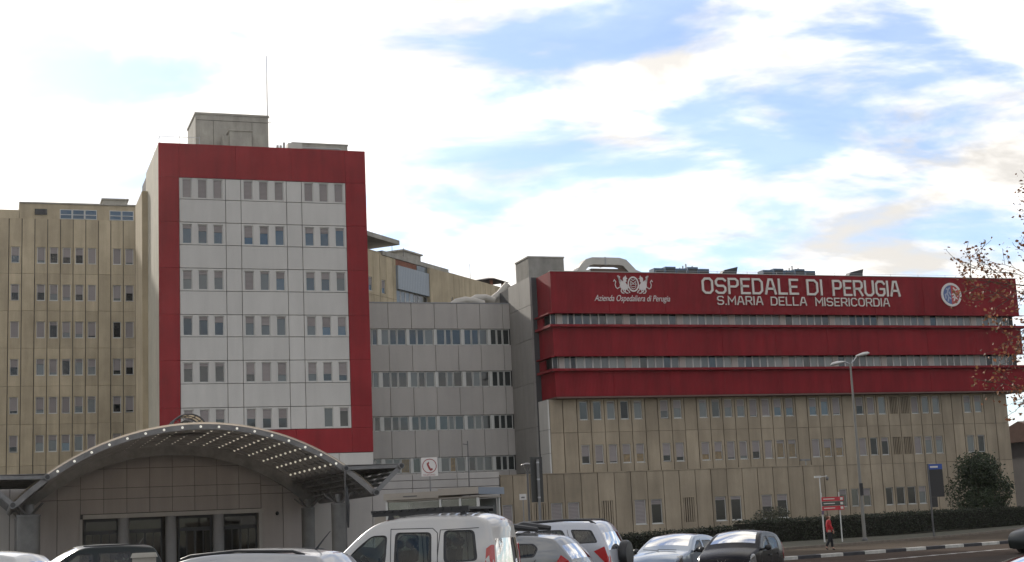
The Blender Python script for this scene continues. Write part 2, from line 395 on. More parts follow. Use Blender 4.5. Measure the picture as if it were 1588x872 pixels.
# side wall of red top + beige returns
MB().box(.0, .098, .21, 9.6, 0, 31.3).build('side_wall', mat('side_cream', (.42, .38, .29), .85, var=.1, streak=.15), tw)
MB().box(15.802, 15.9, .21, 13.9, 0, 31.3).build('side_wall', mat('side_cream', (1, 1, 1)), tw)
boxo('stair_shaft', BEIGE, tw, -.45, .0, 8.2, 13.9, 0, 29.5)
boxo('roof_slab', CONC, tw, .1, 15.8, .25, 13.8, 31.2, 31.25)
u = lambda q: q - U0
zr = [9.49, 11.32]
wrows = [9.62, 13.10, 16.60, 20.05, 23.55, 27.05]   # bottoms of the window strips
wtops = [11.32, 14.83, 18.27, 21.78, 25.28, 28.71]
pu = [12.96, 16.42, 17.58, 21.07, 22.25, 25.72]
wc = [[13.18, 14.33, 15.48], [17.77, 18.95, 20.14], [22.45, 23.62, 24.82]]
ST = [[(.6,'d'),(.9,'d'),(.5,'g'), (.5,'g'),(.5,'g'),(.5,'g'), 0,(0,'c'),(.15,'g')],
      [(.3,'g'),(.15,'g'),(.15,'g'), (.62,'g'),(1,'g'),(.66,'c'), (.62,'c'),(.62,'g'),(.7,'g')],
      [(.1,'g'),(.2,'g'),(.32,'g'), (.35,'c'),(.46,'c'),(.1,'c'), (.5,'c'),(.55,'b'),(.5,'b')],
      [(.45,'c'),(.2,'c'),(.36,'c'), (1,'g'),(.1,'c'),(.36,'b'), (.3,'b'),(.36,'b'),(.3,'c')],
      [(.2,'b'),(.32,'b'),(.38,'b'), (.62,'b'),(.38,'b'),(.2,'b'), (.3,'b'),(.3,'b'),(.12,'b')],
      [(1,'g')]*9]
g_ = .02
zs = []
for i in range(6): zs += [(wrows[i], wtops[i], i)] + ([(wtops[i], wrows[i+1], None)] if i < 5 else [])
for z1, z2, wi in zs:
    for c in range(5):
        a, b_ = u(pu[c])+g_, u(pu[c+1])-g_; h = z2-z1-2*g_
        if wi is not None and c % 2 == 0:
            gi = c//2; H = []
            for q in range(3):
                if ST[wi][gi*3+q] == 0: continue
                x = wc[gi][q]-U0-a; H.append((x, x+.71, .08, 1.56))
            obj('panel', hole_mesh(b_-a, h, .18, H, GREYL), None, tw, (a, 0, z1+g_))
            for q in range(3):
                s_ = ST[wi][gi*3+q]
                if s_ == 0: continue
                window(tw, wc[gi][q]-U0, .10, z1+g_+.08, .71, 1.48, s_[0], PN[s_[1]], sill=False)
        else:
            obj('panel', rect_mesh(b_-a, h, .18, GREYL), None, tw, (a, 0, z1+g_))
lv = [7.78, 9.62] + [q for i in range(6) for q in ((wtops[i],))] + [31.34]
lv = [7.78, 9.62, 11.32, 14.83, 18.27, 21.78, 25.28, 28.71, 31.34]
for i in range(len(lv)-1):
    z1, z2 = lv[i]+.006, lv[i+1]-.006
    obj('red_panel', rect_mesh(1.50, z2-z1, .24, REDP), None, tw, (0, -.05, z1))
    obj('red_panel', rect_mesh(1.63, z2-z1, .24, REDP), None, tw, (14.27, -.05, z1))
for z1, z2 in ((28.716, 31.334), (7.786, 9.60)):
    for i in range(3):
        w_ = 12.76/3
        obj('red_panel', rect_mesh(w_-.01, z2-z1, .24, REDP), None, tw, (1.51+i*w_, -.05, z1))
for i in range(6): obj('panel', rect_mesh(15.9/6-.03, 7.7, .18, GREYL), None, tw, (i*15.9/6+.015, 0, .05))
ph = bld('roof_plant_room', 'beige concrete plant room on top of the red framed tower', 15.0, 116.0); ph.location.z = 31.25
MB().box(0, 5.85, 0, 5, 0, 4.2).build('wall', CONC, ph); MB().box(-.06, 5.91, -.06, 5.06, 4.2, 4.36).build('coping', CONC, ph)
for x in (1.4, 4.5): MB().box(x, x+.03, -.012, .0, .1, 3.7).build('joint', GROOVE, ph)
MB().box(.1, 5.8, -.015, .0, 3.72, 3.76).build('joint', GROOVE, ph)
vt = bld('roof_vent_shaft', 'low stepped beige vent shaft before the tower plant room', 17.5, 114.6); vt.location.z = 31.25
MB().box(0, 1.75, 0, 1.3, 0, 2.55).build('wall', CONC, vt); MB().box(-.5, -.003, .2, 1.2, 0, 2.2).build('side_box', CONC, vt)
MB().box(-.06, 1.81, -.08, 1.38, 2.55, 2.66).build('lid', CONC, vt)
MB().box(-2.3, 3.2, .9, 1.2, 0, 1.55).build('base', CONC, vt)
an = thing('antenna_mast', 'thin tall antenna mast above the tower roof', 'antenna', uv(20.86, 116.4, 31.25))
MB().tube([(0, 0, 0), (0, 0, 4.5), (0, 0, 9.6)], [.07, .05, .03], 6).build('mast', GALV, an)
MB().bar((-.35, 0, 3.9), (.35, 0, 3.9), .03).bar((-.25, 0, 4.3), (.25, 0, 4.3), .03).build('cross_arm', GALV, an)
ac = thing('roof_air_unit', 'cluster of pale air handling pipes beside the tower plant room', 'air unit', uv(21.2, 114.5, 31.25), A)
MB().box(.95, 2.1, 0, .9, .55, 1.75).build('casing', DUCT, ac); MB().box(0, 2.0, .1, 1.0, 0, .55).build('base', CONC, ac)
for i, x in enumerate((.1, .35, .62)): MB().tube([(x, 0, .5), (x, 0, 1.5+.25*(i == 2))], .1, 8).build('pipe', DUCT, ac)
rr = bld('roof_service_block', 'long low beige block along the right of the tower roof', 22.7, 115.6); rr.location.z = 31.25
MB().box(0, 4.6, 0, 3, 0, 2.0).build('wall', CONC, rr); MB().box(-.05, 4.65, -.05, 3, 2.0, 2.12).build('coping', CONC, rr)
MB().tube([(-.1, -.5, 1.55), (3.9, -.5, 1.55)], .06, 8).tube([(3.9, -.5, 0), (3.9, -.5, 1.55)], .06, 8).tube([(1.9, -.5, 0), (1.9, -.5, 1.55)], .05, 8).build('pipe', GALV, rr)
hr = thing('guard_rail', 'thin safety rail at the left edge of the tower roof', 'railing', uv(11.7, 111.5, 31.25), A)
MB().bar((0, 0, 1.0), (3.0, 0, 1.0), .03).bar((0, 0, 1.0), (0, 4, 1.0), .03).build('rail', GALV, hr)
for p in ((0, 0), (1.5, 0), (3.0, 0), (0, 4)): MB().bar((p[0], p[1], 0), (p[0], p[1], 1.1), .03).build('post', GALV, hr)

# ------------------------------------------------------------------ link building (grey, ribbon windows)
U0, V0 = 27.0, 117.8
lk_ = bld('link_building', 'grey panelled link block with four ribbon window rows right of the tower', U0, V0)
boxo('wall', JOINT, lk_, .4, 14.6, .32, 11, 0, 20.4)
boxo('roof_slab', CONC, lk_, .4, 14.6, .3, 11, 20.41, 20.5)
ju = [26.87+2.0*i + .0 for i in range(1, 8)]
ju = [27.4, 28.87, 30.87, 32.87, 34.88, 36.88, 38.9, 40.95, 41.6]
zspan = [(18.35, 20.52), (14.77, 16.98), (11.07, 13.44), (7.62, 9.85), (3.0, 6.38)]
for z1, z2 in zspan:
    for i in range(len(ju)-1):
        obj('panel', rect_mesh(ju[i+1]-ju[i]-.03, z2-z1-.02, .3, GREYP), None, lk_, (ju[i]+.015-U0, 0, z1+.01))
boxo('coping', mat('coping_metal', (.28, .28, .29), .5), lk_, .4, 14.6, -.03, .28, 20.53, 20.6)
mull = [27.55, 28.25, 29.03, 29.47+.0, 30.25, 30.97, 31.62, 32.64, 33.34, 33.98, 35.03, 35.82, 36.38, 37.45, 38.12, 38.8, 39.80, 40.38, 40.91]
mend = [28.20, 28.98, 29.42, 29.95, 30.94, 31.58, 32.38, 33.30, 33.94, 34.76, 35.78, 36.34, 37.16, 38.08, 38.76, 39.53, 40.34, 40.87, 41.5]
piers = [(29.95, 30.25), (32.40, 32.64), (34.78, 35.03), (37.18, 37.45), (39.55, 39.80)]
for ri, (z1, z2) in enumerate(((16.99, 18.34), (13.45, 14.76), (9.86, 11.06), (6.39, 7.61))):
    for a, b_ in piers: boxo('pier', WHITE, lk_, a-U0, b_-U0, .05, .3, z1+.005, z2-.005)
    for i, (a, b_) in enumerate(zip(mull, mend)):
        p = random.choice([GL_GREY, GL_GREY, GL_CURT, GL_GREY]) if ri < 3 else random.choice([GL_WARM, GL_CURT, GL_CURT, GL_GREY])
        if i > 15: p = GL_GREY
        window(lk_, a-U0, .12, z1+.005, b_-a, z2-z1-.012, 0, p, sill=False)

# ------------------------------------------------------------------ ground floor podium with the arched entrance
U0, V0 = -12.0, 100.0
pd = bld('entrance_building', 'low grey entrance building with arched panel front and dark glass doors', U0, V0)
# core: left block, right block, around the hall
D1, D2 = 5.55, 17.2
boxo('wall', JOINT, pd, 0, D1-U0, .15, 9.7, 0, 5.4)
boxo('wall', JOINT, pd, D2-U0, 46.0, .15, 9.7, 0, 5.4)
boxo('wall', JOINT, pd, D1-U0+.002, D2-U0-.002, .15, 9.7, 3.66, 5.4)
boxo('roof_slab', CONC, pd, 0, 46.0, .16, 9.7, 5.41, 5.5)
xs_ = [5.39-1.44*i for i in range(1, 13)][::-1] + [5.39]
for i in range(len(xs_)-1):
    a, b_ = xs_[i]+.015, xs_[i+1]-.015
    for z1, z2 in ((.03, 4.6), (4.63, 5.5)):
        obj('panel', rect_mesh(b_-a, z2-z1, .13, ENTR if xs_[i] > 1.5 else GREYP), None, pd, (a-U0, 0, z1))
CU, RR, CZ = 11.0, 14.25, 8.10-14.25              # arch under the canopy
def archz(u_): return CZ + sqrt(max(0, RR*RR-(u_-CU)**2))
uu = [5.39 + 1.455*i for i in range(9)]            # 5.39 .. 17.03
zl = [3.66, 4.60, 5.30, 6.55]
def arch_panel(a, b_, z1, z2, m, parent):
    """panel cut by the arch at its top"""
    n = 6; top = [(a+(b_-a)*i/n, min(z2, archz(a+(b_-a)*i/n))) for i in range(n+1)]
    top = [(x, z) for x, z in top if z > z1+.03]
    if len(top) < 2: return
    poly = [(top[0][0], z1), (top[-1][0], z1)] + top[::-1]
    MB().prism([(x-U0, z) for x, z in poly], 0, .13).build('panel', m, parent)
for i in range(8):
    a, b_ = uu[i]+.015, uu[i+1]-.015
    for j in range(4):
        arch_panel(a, b_, zl[j]+.015, (zl[j+1] if j < 3 else 8.0)-.015, ENTR, pd)
uc = [2.4, 3.92, 5.39]; ud = [17.03, 18.5, 19.95]
for q in (uc, ud):
    for i in range(2): arch_panel(q[i]+.015, q[i+1]-.015, 5.52, 8.0, ENTR, pd)
MB().prism([(x-U0, z) for x, z in [(2.5, 5.42)] + [(2.5+17.2*i/24, archz(2.5+17.2*i/24)-.02) for i in range(25)] + [(19.7, 5.42)]], .14, .3).build('gable_core', JOINT, pd)
xs_ = [17.03, 18.5, 19.95, 21.9, 24.7, 27.6, 30.85, 34.0]
for i in range(len(xs_)-1):
    a, b_ = xs_[i]+.015, xs_[i+1]-.015
    for z1, z2 in ((.03, 4.58), (4.61, 5.13), (5.16, 5.56)):
        obj('panel', rect_mesh(b_-a, z2-z1, .13, ENTR if xs_[i] < 19 else GREYP), None, pd, (a-U0, 0, z1))
# hall behind the doors
HALL = mat('hall_dark', (.05, .045, .04), .6, var=.4, vscale=1.2)
MB().box(D1-U0, D2-U0, 9.5, 9.65, 0, 3.6).build('hall_wall', HALL, pd)
MB().box(D1-U0+.01, D2-U0-.01, .3, 9.48, .02, .06).build('hall_floor', HALL, pd)
MB().box(D1-U0+.01, D2-U0-.01, .2, 9.4, 3.56, 3.64).build('soffit', ENTR, pd)
MB().box(D1-U0, D2-U0, .0, .14, 3.36, 3.635).build('lintel', GREYP, pd)
DG = glassmat('door_glass', (.30, .29, .26), .0)
LAMP = mat('hall_lamp', (1, .85, .6), emit=2.2, ecol=(1, .8, .5))
do = [(5.66, 7.80), (8.40, 10.62), (11.66, 13.85), (14.62, 16.86)]
for a, b_ in do:
    o = MB().box(a-U0, a-U0+.10, .75, .9, .06, 3.33).box(b_-U0-.10, b_-U0, .75, .9, .06, 3.33).box(a-U0, b_-U0, .75, .9, 2.35, 2.6).box(a-U0, b_-U0, .75, .9, 3.18, 3.34).box((a+b_)/2-U0-.07, (a+b_)/2-U0+.07, .76, .89, .06, 2.35).build('door', BLACK, pd)
    m_ = (a+b_)/2
    for x1, x2, z1, z2 in ((a+.1, m_-.07, .06, 2.35), (m_+.07, b_-.1, .06, 2.35), (a+.1, b_-.1, 2.6, 3.18)):
        MB().box(x1-U0, x2-U0, .81, .83, z1, z2).build('pane', DG, o)
    for x1, x2 in ((a+.1, m_-.07), (m_+.07, b_-.1)):
        xm = (x1+x2)/2-U0; MB().box(xm-.03, xm+.03, .80, .84, .06, 2.35).build('bar', BLACK, o)
for x in (7.98+.12, 11.14, 14.23): MB().lathe([(.36, 0), (.36, 3.36)], 20, c=(x-U0, .35, 0)).build('column', mat('column_grey', (.24, .235, .235), .6, var=.1), pd, smooth=True)
for x in (5.42, 17.02): MB().box(x-.13-U0, x+.10-U0, .0, .9, 0, 3.36).build('pier', GREYP, pd)
for x, y in ((6.5, 3.2), (9.3, 4.5), (12.8, 3.4), (15.8, 3.0), (9.6, 2.2)): MB().box(x-U0, x-U0+.9, y, y+.12, 3.30, 3.36).build('ceiling_lamp', LAMP, pd)
for x, y, h in ((7.0, 5, 1.2), (10.2, 6.5, 2.0), (13.0, 6, 1.1), (16, 5.5, 2.1)): MB().box(x-U0, x-U0+.9, y, y+.4, .06, h).build('counter', mat('counter_warm', (.30, .24, .15), .6), pd)
bb = thing('security_camera', 'small dark dome camera on the entrance front right of the doors', 'camera', uv(18.1, 99.9, 3.3), A)
MB().lathe([(.05, .1), (.12, .02), (.13, -.05), (.09, -.14), (.02, -.17)], 12).build('dome', BLACK, bb, smooth=True); MB().box(-.04, .04, 0, .1, .0, .1).build('bracket', STEELD, bb)

# ------------------------------------------------------------------ canopy
CVF, CVB, CUC, CR = 84.0, 100.0-.05, 11.0, 14.25
CTOP = 8.12
def cz(du, r=CR): return CTOP - CR + sqrt(r*r-du*du)
cn = bld('entrance_canopy', 'arched steel entrance canopy with rows of round glowing discs', CUC, CVF)
HS = 9.95                                            # half span
def arc_pts(r, th0, th1, n): return [(r*sin(th0+(th1-th0)*i/n), CTOP-CR+r*cos(th0+(th1-th0)*i/n)) for i in range(n+1)]
TH = math.asin(HS/CR)
RIBM = mat('rib_steel', (.20, .19, .18), .6, var=0.3, vscale=1.5, metal=.2)
ribv = [1.555*i for i in range(11)]; ribv[10] = 15.55
dotm = mat('glow_disc', (1, .95, .82), .5, emit=0.15, ecol=(1, .93, .78))  # bright dots on the ribs drawn as weakly glowing discs
disc = MB().lathe([(.072, 0), (.072, -.02), (.055, -.03)], 12, 'y').mesh('glow_disc'); disc.materials.append(dotm)
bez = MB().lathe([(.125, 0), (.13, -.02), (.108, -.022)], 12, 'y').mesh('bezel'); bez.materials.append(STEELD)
for k, v_ in enumerate(ribv):
    th_ = .30 if k == 0 else (.80 if k == 10 else .24)
    o1, o2 = arc_pts(CR, -TH, TH, 40), arc_pts(CR-th_, -TH, TH, 40)
    b = MB(); w_ = .16
    n = len(o1)
    for y in (v_, v_+w_): b.v += [(x, y, z) for x, z in o1] + [(x, y, z) for x, z in o2]
    for i in range(n-1):
        b.f += [(i, i+1, n+i+1, n+i), (2*n+i, 3*n+i, 3*n+i+1, 2*n+i+1), (n+i, n+i+1, 3*n+i+1, 3*n+i), (i, 2*n+i, 2*n+i+1, i+1)]
    b.f += [(0, n, 3*n, 2*n), (n-1, 3*n-1, 4*n-1, 2*n-1)]
    rib = b.build('rib', RIBM, cn, smooth=30)
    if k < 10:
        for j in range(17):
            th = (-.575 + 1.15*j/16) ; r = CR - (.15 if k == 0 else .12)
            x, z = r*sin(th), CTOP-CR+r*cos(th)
            d = obj('glow_disc', disc, None, rib, (x, v_-.003, z))
SKINM = bpy.data.materials.new('canopy_polycarbonate'); SKINM.use_nodes = True
_t = SKINM.node_tree; _b = _t.nodes['Principled BSDF']; _b.inputs['Base Color'].default_value = (.16, .145, .13, 1); _b.inputs['Roughness'].default_value = .5
_tr = _t.nodes.new('ShaderNodeBsdfTranslucent'); _tr.inputs[0].default_value = (.80, .72, .62, 1); _ms = _t.nodes.new('ShaderNodeMixShader'); _ms.inputs[0].default_value = .85
_t.links.new(_b.outputs[0], _ms.inputs[1]); _t.links.new(_tr.outputs[0], _ms.inputs[2])
_tp = _t.nodes.new('ShaderNodeBsdfTransparent'); _tp.inputs[0].default_value = (.8, .77, .72, 1); _m2 = _t.nodes.new('ShaderNodeMixShader'); _m2.inputs[0].default_value = .5
_t.links.new(_ms.outputs[0], _m2.inputs[1]); _t.links.new(_tp.outputs[0], _m2.inputs[2]); _t.links.new(_m2.outputs[0], _t.nodes['Material Output'].inputs[0])
# roof skin above the ribs and purlins along the depth
o1 = arc_pts(CR+.06, -TH*.985, TH*.985, 40); o2 = arc_pts(CR+.11, -TH*.985, TH*.985, 40); b = MB(); n = len(o1)
for y in (.05, 15.8): b.v += [(x, y, z) for x, z in o1] + [(x, y, z) for x, z in o2]
for i in range(n-1): b.f += [(i, i+1, 2*n+i+1, 2*n+i), (n+i, 3*n+i, 3*n+i+1, n+i+1), (i, n+i, n+i+1, i+1), (2*n+i, 2*n+i+1, 3*n+i+1, 3*n+i)]
b.f += [(0, 2*n, 3*n, n), (n-1, 2*n-1, 4*n-1, 3*n-1)]
b.build('roof_skin', SKINM, cn, smooth=30)
for j in range(25):
    th = -TH*.94 + 2*TH*.94*j/24; r = CR-.05; x, z = r*sin(th), CTOP-CR+r*cos(th)
    MB().bar((x, .17, z), (x, 15.5, z), .07, .10).build('purlin', STEEL, cn)
for s in (-1, 1):
    Ax, Az = s*8.2, cz(8.2)-.12; Cx, Cz = s*HS, cz(HS)-.1; Bx, Bz = s*11.5, Az+.05
    for nm, (x, z), r in (('top_chord', (Ax, Az), .17), ('outer_chord', (Bx, Bz), .17), ('bottom_chord', (Cx, Cz), .19)):
        MB().tube([(x, -.25, z), (x, 15.4, z)], r, 14).build(nm, STEEL, cn, smooth=40)
        MB().tube([(x, -.262, z), (x, -.25, z)], r*.72, 14).build('pipe_mouth', BLACK, cn)
    for y in (0.0, 2.6, 5.2, 7.8, 10.4, 13.0):
        MB().bar((Ax, y, Az), (Bx, y, Bz), .14, .2).build('wing_beam', STEEL, cn)
        MB().bar((Bx, y, Bz), (Cx, y, Cz), .14, .26).build('wing_strut', STEEL, cn)
    for i in range(5):                                # slats of the wing
        t = (i+.5)/5; x, z = Bx+(Cx-Bx)*t, Bz+(Cz-Bz)*t
        MB().bar((x, .1, z), (x, 15.3, z), .05, .16).build('slat', GALV, cn)
        x, z = Ax+(Cx-Ax)*t, Az+(Cz-Az)*t
        MB().bar((x, .25, z-.1), (x, 15.3, z-.1), .10, .10).build('slat', STEEL, cn)
    MB().box(min(Ax, Bx), max(Ax, Bx), .05, 15.3, Az+.17, Az+.21).build('wing_sheet', mat('canopy_sheet', (.19, .18, .17), .6, var=.2, vscale=1.2, metal=.2), cn)
    if s > 0: cl = [(8.55, 3.6, .44), (8.6, 13.0, .44)]
    else: cl = [(-9.05, 3.6, .62), (-9.05, 13.0, .62)]
    for x, y, r in cl:
        b = MB().lathe([(r, -Az*0), (r, Cz-.55)], 20); c_ = b.build('column', mat('column_dark', (.145, .14, .13), .5, var=.25, vscale=1.5, metal=.2), cn, (x, y, 0), smooth=40)
        MB().lathe([(r*1.06, Cz-.56), (r*1.06, Cz-.46), (r*.5, Cz-.4), (r*.45, Cz+.1)], 16).build('cap', STEEL, c_, smooth=40)
        for q in range(4):
            a_ = q*pi/2+pi/4
            MB().bar((r*.4*cos(a_), r*.4*sin(a_), Cz-.45), (1.3*cos(a_)*s*0+1.0*cos(a_), 1.2*sin(a_), Cz+.15), .09).build('brace', STEEL, c_)
dm = bld('canopy_skylight', 'small glazed barrel skylight on top of the canopy arch', 10.75, 87.3); dm.location.z = 8.15
GLS = bpy.data.materials.new('skylight_glass'); GLS.use_nodes = True
_t = GLS.node_tree; _b = _t.nodes['Principled BSDF']; _b.inputs['Base Color'].default_value = (.30, .24, .16, 1); _b.inputs['Roughness'].default_value = .15
_tr = _t.nodes.new('ShaderNodeBsdfTranslucent'); _tr.inputs[0].default_value = (.62, .50, .34, 1); _ms = _t.nodes.new('ShaderNodeMixShader'); _ms.inputs[0].default_value = .6
_t.links.new(_b.outputs[0], _ms.inputs[1]); _t.links.new(_tr.outputs[0], _ms.inputs[2]); _t.links.new(_ms.outputs[0], _t.nodes['Material Output'].inputs[0])
b = MB(); rs = .98
for y in (0, 2.2):
    b.v += [(rs*cos(pi*i/14), y, rs*sin(pi*i/14)*.82) for i in range(15)]
for i in range(14): b.f.append((i, i+1, 15+i+1, 15+i))
b.build('pane', GLS, dm, smooth=True)
for y in (0, 1.1, 2.2):
    MB().tube([(rs*1.01*cos(pi*i/14), y, rs*1.01*sin(pi*i/14)*.82) for i in range(15)], .05, 6).build('hoop', STEELD, dm)
    MB().tube([(rs*.6*cos(pi*i/14), y, rs*.6*sin(pi*i/14)*.82) for i in range(15)], .03, 6).build('hoop', STEELD, dm)
for i in (0, 3, 5, 7, 9, 11, 14):
    x, z = rs*cos(pi*i/14), rs*sin(pi*i/14)*.82
    MB().bar((x, 0, z), (x, 2.2, z), .05).build('glazing_bar', STEELD, dm)
    MB().bar((x, 0, z), (0, 0, 0), .03).build('spoke', STEELD, dm)
MB().box(-1.1, 1.1, -.1, 2.3, -.25, 0).build('kerb_frame', STEEL, dm)

# ------------------------------------------------------------------ right building
U0, V0 = 42.2, 109.3
rb_ = bld('hospital_building', 'long hospital block with red bands above beige ribbed walls', U0, V0)
UW = 45.2
boxo('core', mat('band_interior', (.05, .05, .05), .8), rb_, .3, UW-.2, .75, 22, 11.8, 21.7)
boxo('soffit', mat('soffit_brown', (.16, .10, .08), .8), rb_, .05, UW-.05, .05, 22, 11.60, 11.79)
boxo('roof_slab', CONC, rb_, .1, UW-.1, .3, 22, 21.6, 21.66)
bands = [(18.48, 21.85), (14.99, 17.30), (11.72, 13.74)]
seg = 9; sw = UW/seg
for z1, z2 in bands:
    for i in range(seg):
        obj('band_panel', rect_mesh(sw-.004, z2-z1, .28, REDC), None, rb_, (i*sw+.002, 0, z1))
    obj('band_return', MB().box(.0, .28, .285, 3.2, z1, z2).mesh(), REDC, rb_)
    obj('band_return', MB().box(UW-.28, UW, .285, 21, z1, z2).mesh(), REDC, rb_)
for z in (17.3, 13.74):                              # projecting sills and lintels round the window strips
    obj('sill', MB().box(-.35, UW+.45, -.38, .6, z+.002, z+.20).box(-.35, .6, .601, 3.2, z+.002, z+.20).mesh(), REDC, rb_)
for z in (18.48, 14.99):
    obj('lintel', MB().box(-.35, .0, -.10, 3.2, z-.10, z-.004).box(.0, UW+.45, -.10, .27, z-.045, z-.004).mesh(), REDC, rb_)
    obj('return_wall', MB().box(-.1, .0, 1.8, 3.2, z-.95, z-.17).mesh(), REDC, rb_)
boxo('coping', mat('coping_light', (.42, .38, .34), .6), rb_, -.02, UW+.02, -.03, .3, 21.852, 21.90)
GL_STRIP = mat('glass_pale_blind', (.22, .225, .205), .2, rnd=.25)
PIER = mat('band_pier', (.42, .375, .33), .7, var=.1, streak=.1)
for bi, (z1, z2) in enumerate(((17.545, 18.60), (13.985, 15.10))):
    x = .62
    # corner window on the return
    window(rb_, .06, .64, z1, .5, z2-z1, 0, GL_DARK, sill=False)
    boxo('pier', PIER, rb_, .6, 1.05, .55, .74, z1, z2)
    starts = [1.05 + .0]; 
    g0 = 2.12 - .72*1.5
    for gi in range(10):
        gs = 2.14 + 4.845*gi - (0.0) ; 
        a0 = gs - .0
        n_p = 6
        if gi == 0:
            for x0 in (1.06, ):
                window(rb_, x0, .62, z1, 1.05*.5+.0, z2-z1, 0, GL_CURT, sill=False); window(rb_, x0+.54, .62, z1, .52, z2-z1, 0, GL_DARK, sill=False)
        for q in range(n_p):
            xx = gs + q*.715
            if xx > UW-.9: break
            p = random.choice([GL_STRIP, GL_STRIP, GL_CURT, GL_GREY]) 
            if bi == 1 and gi == 8 and q == 1: p = GL_DARK
            window(rb_, xx, .62, z1, .705, z2-z1, 0, p, sill=False)
        if gs + 6*.715 + .54 < UW: boxo('pier', PIER, rb_, gs+6*.715, gs+6*.715+.535, .55, .74, z1, z2)
# lower beige storeys
Y1 = 1.0
boxo('lower_core', GROOVE, rb_, -.2, 43.7, Y1+.24, 22, 0, 11.59)
WA = [44.91, 46.1, 47.3, 48.5, 49.68, 52.06, 53.25, 55.6, 56.78, 57.95, 59.1, 60.28, 61.47, 62.6, 63.72, 66.0, 67.15, 68.3, 70.62, 71.75, 72.82, 76.2, 77.28, 78.38, 81.67, 82.8]
LV = [74.0, 75.1]
WCm = [68.3, 69.4, 70.6, 72.78, 73.87, 74.99, 76.1]
edges = sorted(set([round(q, 3) for q in [41.95, 43.1, 44.31, 45.5, 46.7, 47.9, 49.09, 50.3, 51.46, 52.66, 53.85, 55.0, 56.19, 57.36, 58.52, 59.69, 60.88, 62.04, 63.16, 64.3, 65.42, 66.58, 67.72, 68.86, 70.05, 71.18, 72.28, 73.42, 74.55, 75.65, 76.74, 77.83, 78.93, 80.0, 81.1, 82.23, 83.35, 84.5, 85.9]]))
rowsR = [(9.92, 11.4), (6.4, 7.9), (2.12, 3.6)]
SA = {'A': ['0g','0g','.1c','0d','.1c','.6g','.45c','.15c','.1g','.45c','.4c','.95g','1g','.5b','.55b','.5b','.2b','.95g','.5d','.95g','0c','.95g','.05c','.1c','.4c','.35c'],
      'B': ['.62d','.92d','.94d','.55w','.55w','.7d','.8d','.68w','.55w','.93d','.85c','.62d','1g','.15w','.2w','1g','.5w','.52w','1g','0d','.2d','1g','.2c','.2c','.05c','.05d'],
      'C': ['.3g','0g','.4g','0d','0d','0d','.3c']}
def wincol(r, lst, a, b_):
    for i, q in enumerate(lst):
        if a <= q <= b_: return i
    return None
zj = [0, 5.62, 8.9, 11.585]
for e in range(len(edges)-1):
    a, b_ = edges[e]+.03, edges[e+1]-.03; w_ = b_-a
    lou = any(a <= q <= b_ for q in LV)
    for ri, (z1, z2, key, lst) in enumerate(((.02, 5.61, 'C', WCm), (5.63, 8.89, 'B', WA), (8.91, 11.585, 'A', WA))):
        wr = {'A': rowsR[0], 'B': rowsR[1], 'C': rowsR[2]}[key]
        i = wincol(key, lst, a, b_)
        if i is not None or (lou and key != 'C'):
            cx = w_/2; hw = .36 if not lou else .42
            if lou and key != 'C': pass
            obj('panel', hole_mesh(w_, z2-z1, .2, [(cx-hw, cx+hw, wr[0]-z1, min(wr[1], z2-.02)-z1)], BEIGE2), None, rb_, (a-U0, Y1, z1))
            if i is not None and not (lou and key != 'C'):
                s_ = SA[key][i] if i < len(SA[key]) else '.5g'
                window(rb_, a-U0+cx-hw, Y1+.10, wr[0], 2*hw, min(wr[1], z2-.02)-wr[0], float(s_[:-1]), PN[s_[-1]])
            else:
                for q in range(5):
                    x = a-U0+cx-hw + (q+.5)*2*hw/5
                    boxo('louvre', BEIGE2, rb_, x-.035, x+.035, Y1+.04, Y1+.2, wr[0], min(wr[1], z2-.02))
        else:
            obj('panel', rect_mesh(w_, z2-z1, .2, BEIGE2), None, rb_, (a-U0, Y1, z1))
for z1, z2 in ((.05, 5.6), (5.63, 7.3), (7.33, 9.2), (9.23, 11.58)):   # pale return beside the link
    obj('return_panel', MB().box(-.38, -.26, Y1+.02, 3.1, z1, z2).mesh(), GREYL, rb_)
# grey side wall towards the link
for z1, z2 in ((.05, 6.0), (6.03, 9.6), (9.63, 13.2), (13.23, 16.8), (16.83, 19.6), (19.63, 21.95)):
    for y1, y2 in ((3.22, 5.8), (5.83, 8.55)):
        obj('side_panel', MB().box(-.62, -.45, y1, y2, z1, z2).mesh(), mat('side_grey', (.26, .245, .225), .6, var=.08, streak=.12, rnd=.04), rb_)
boxo('side_core', JOINT, rb_, -.44, .28, 3.21, 12, 0, 21.9)

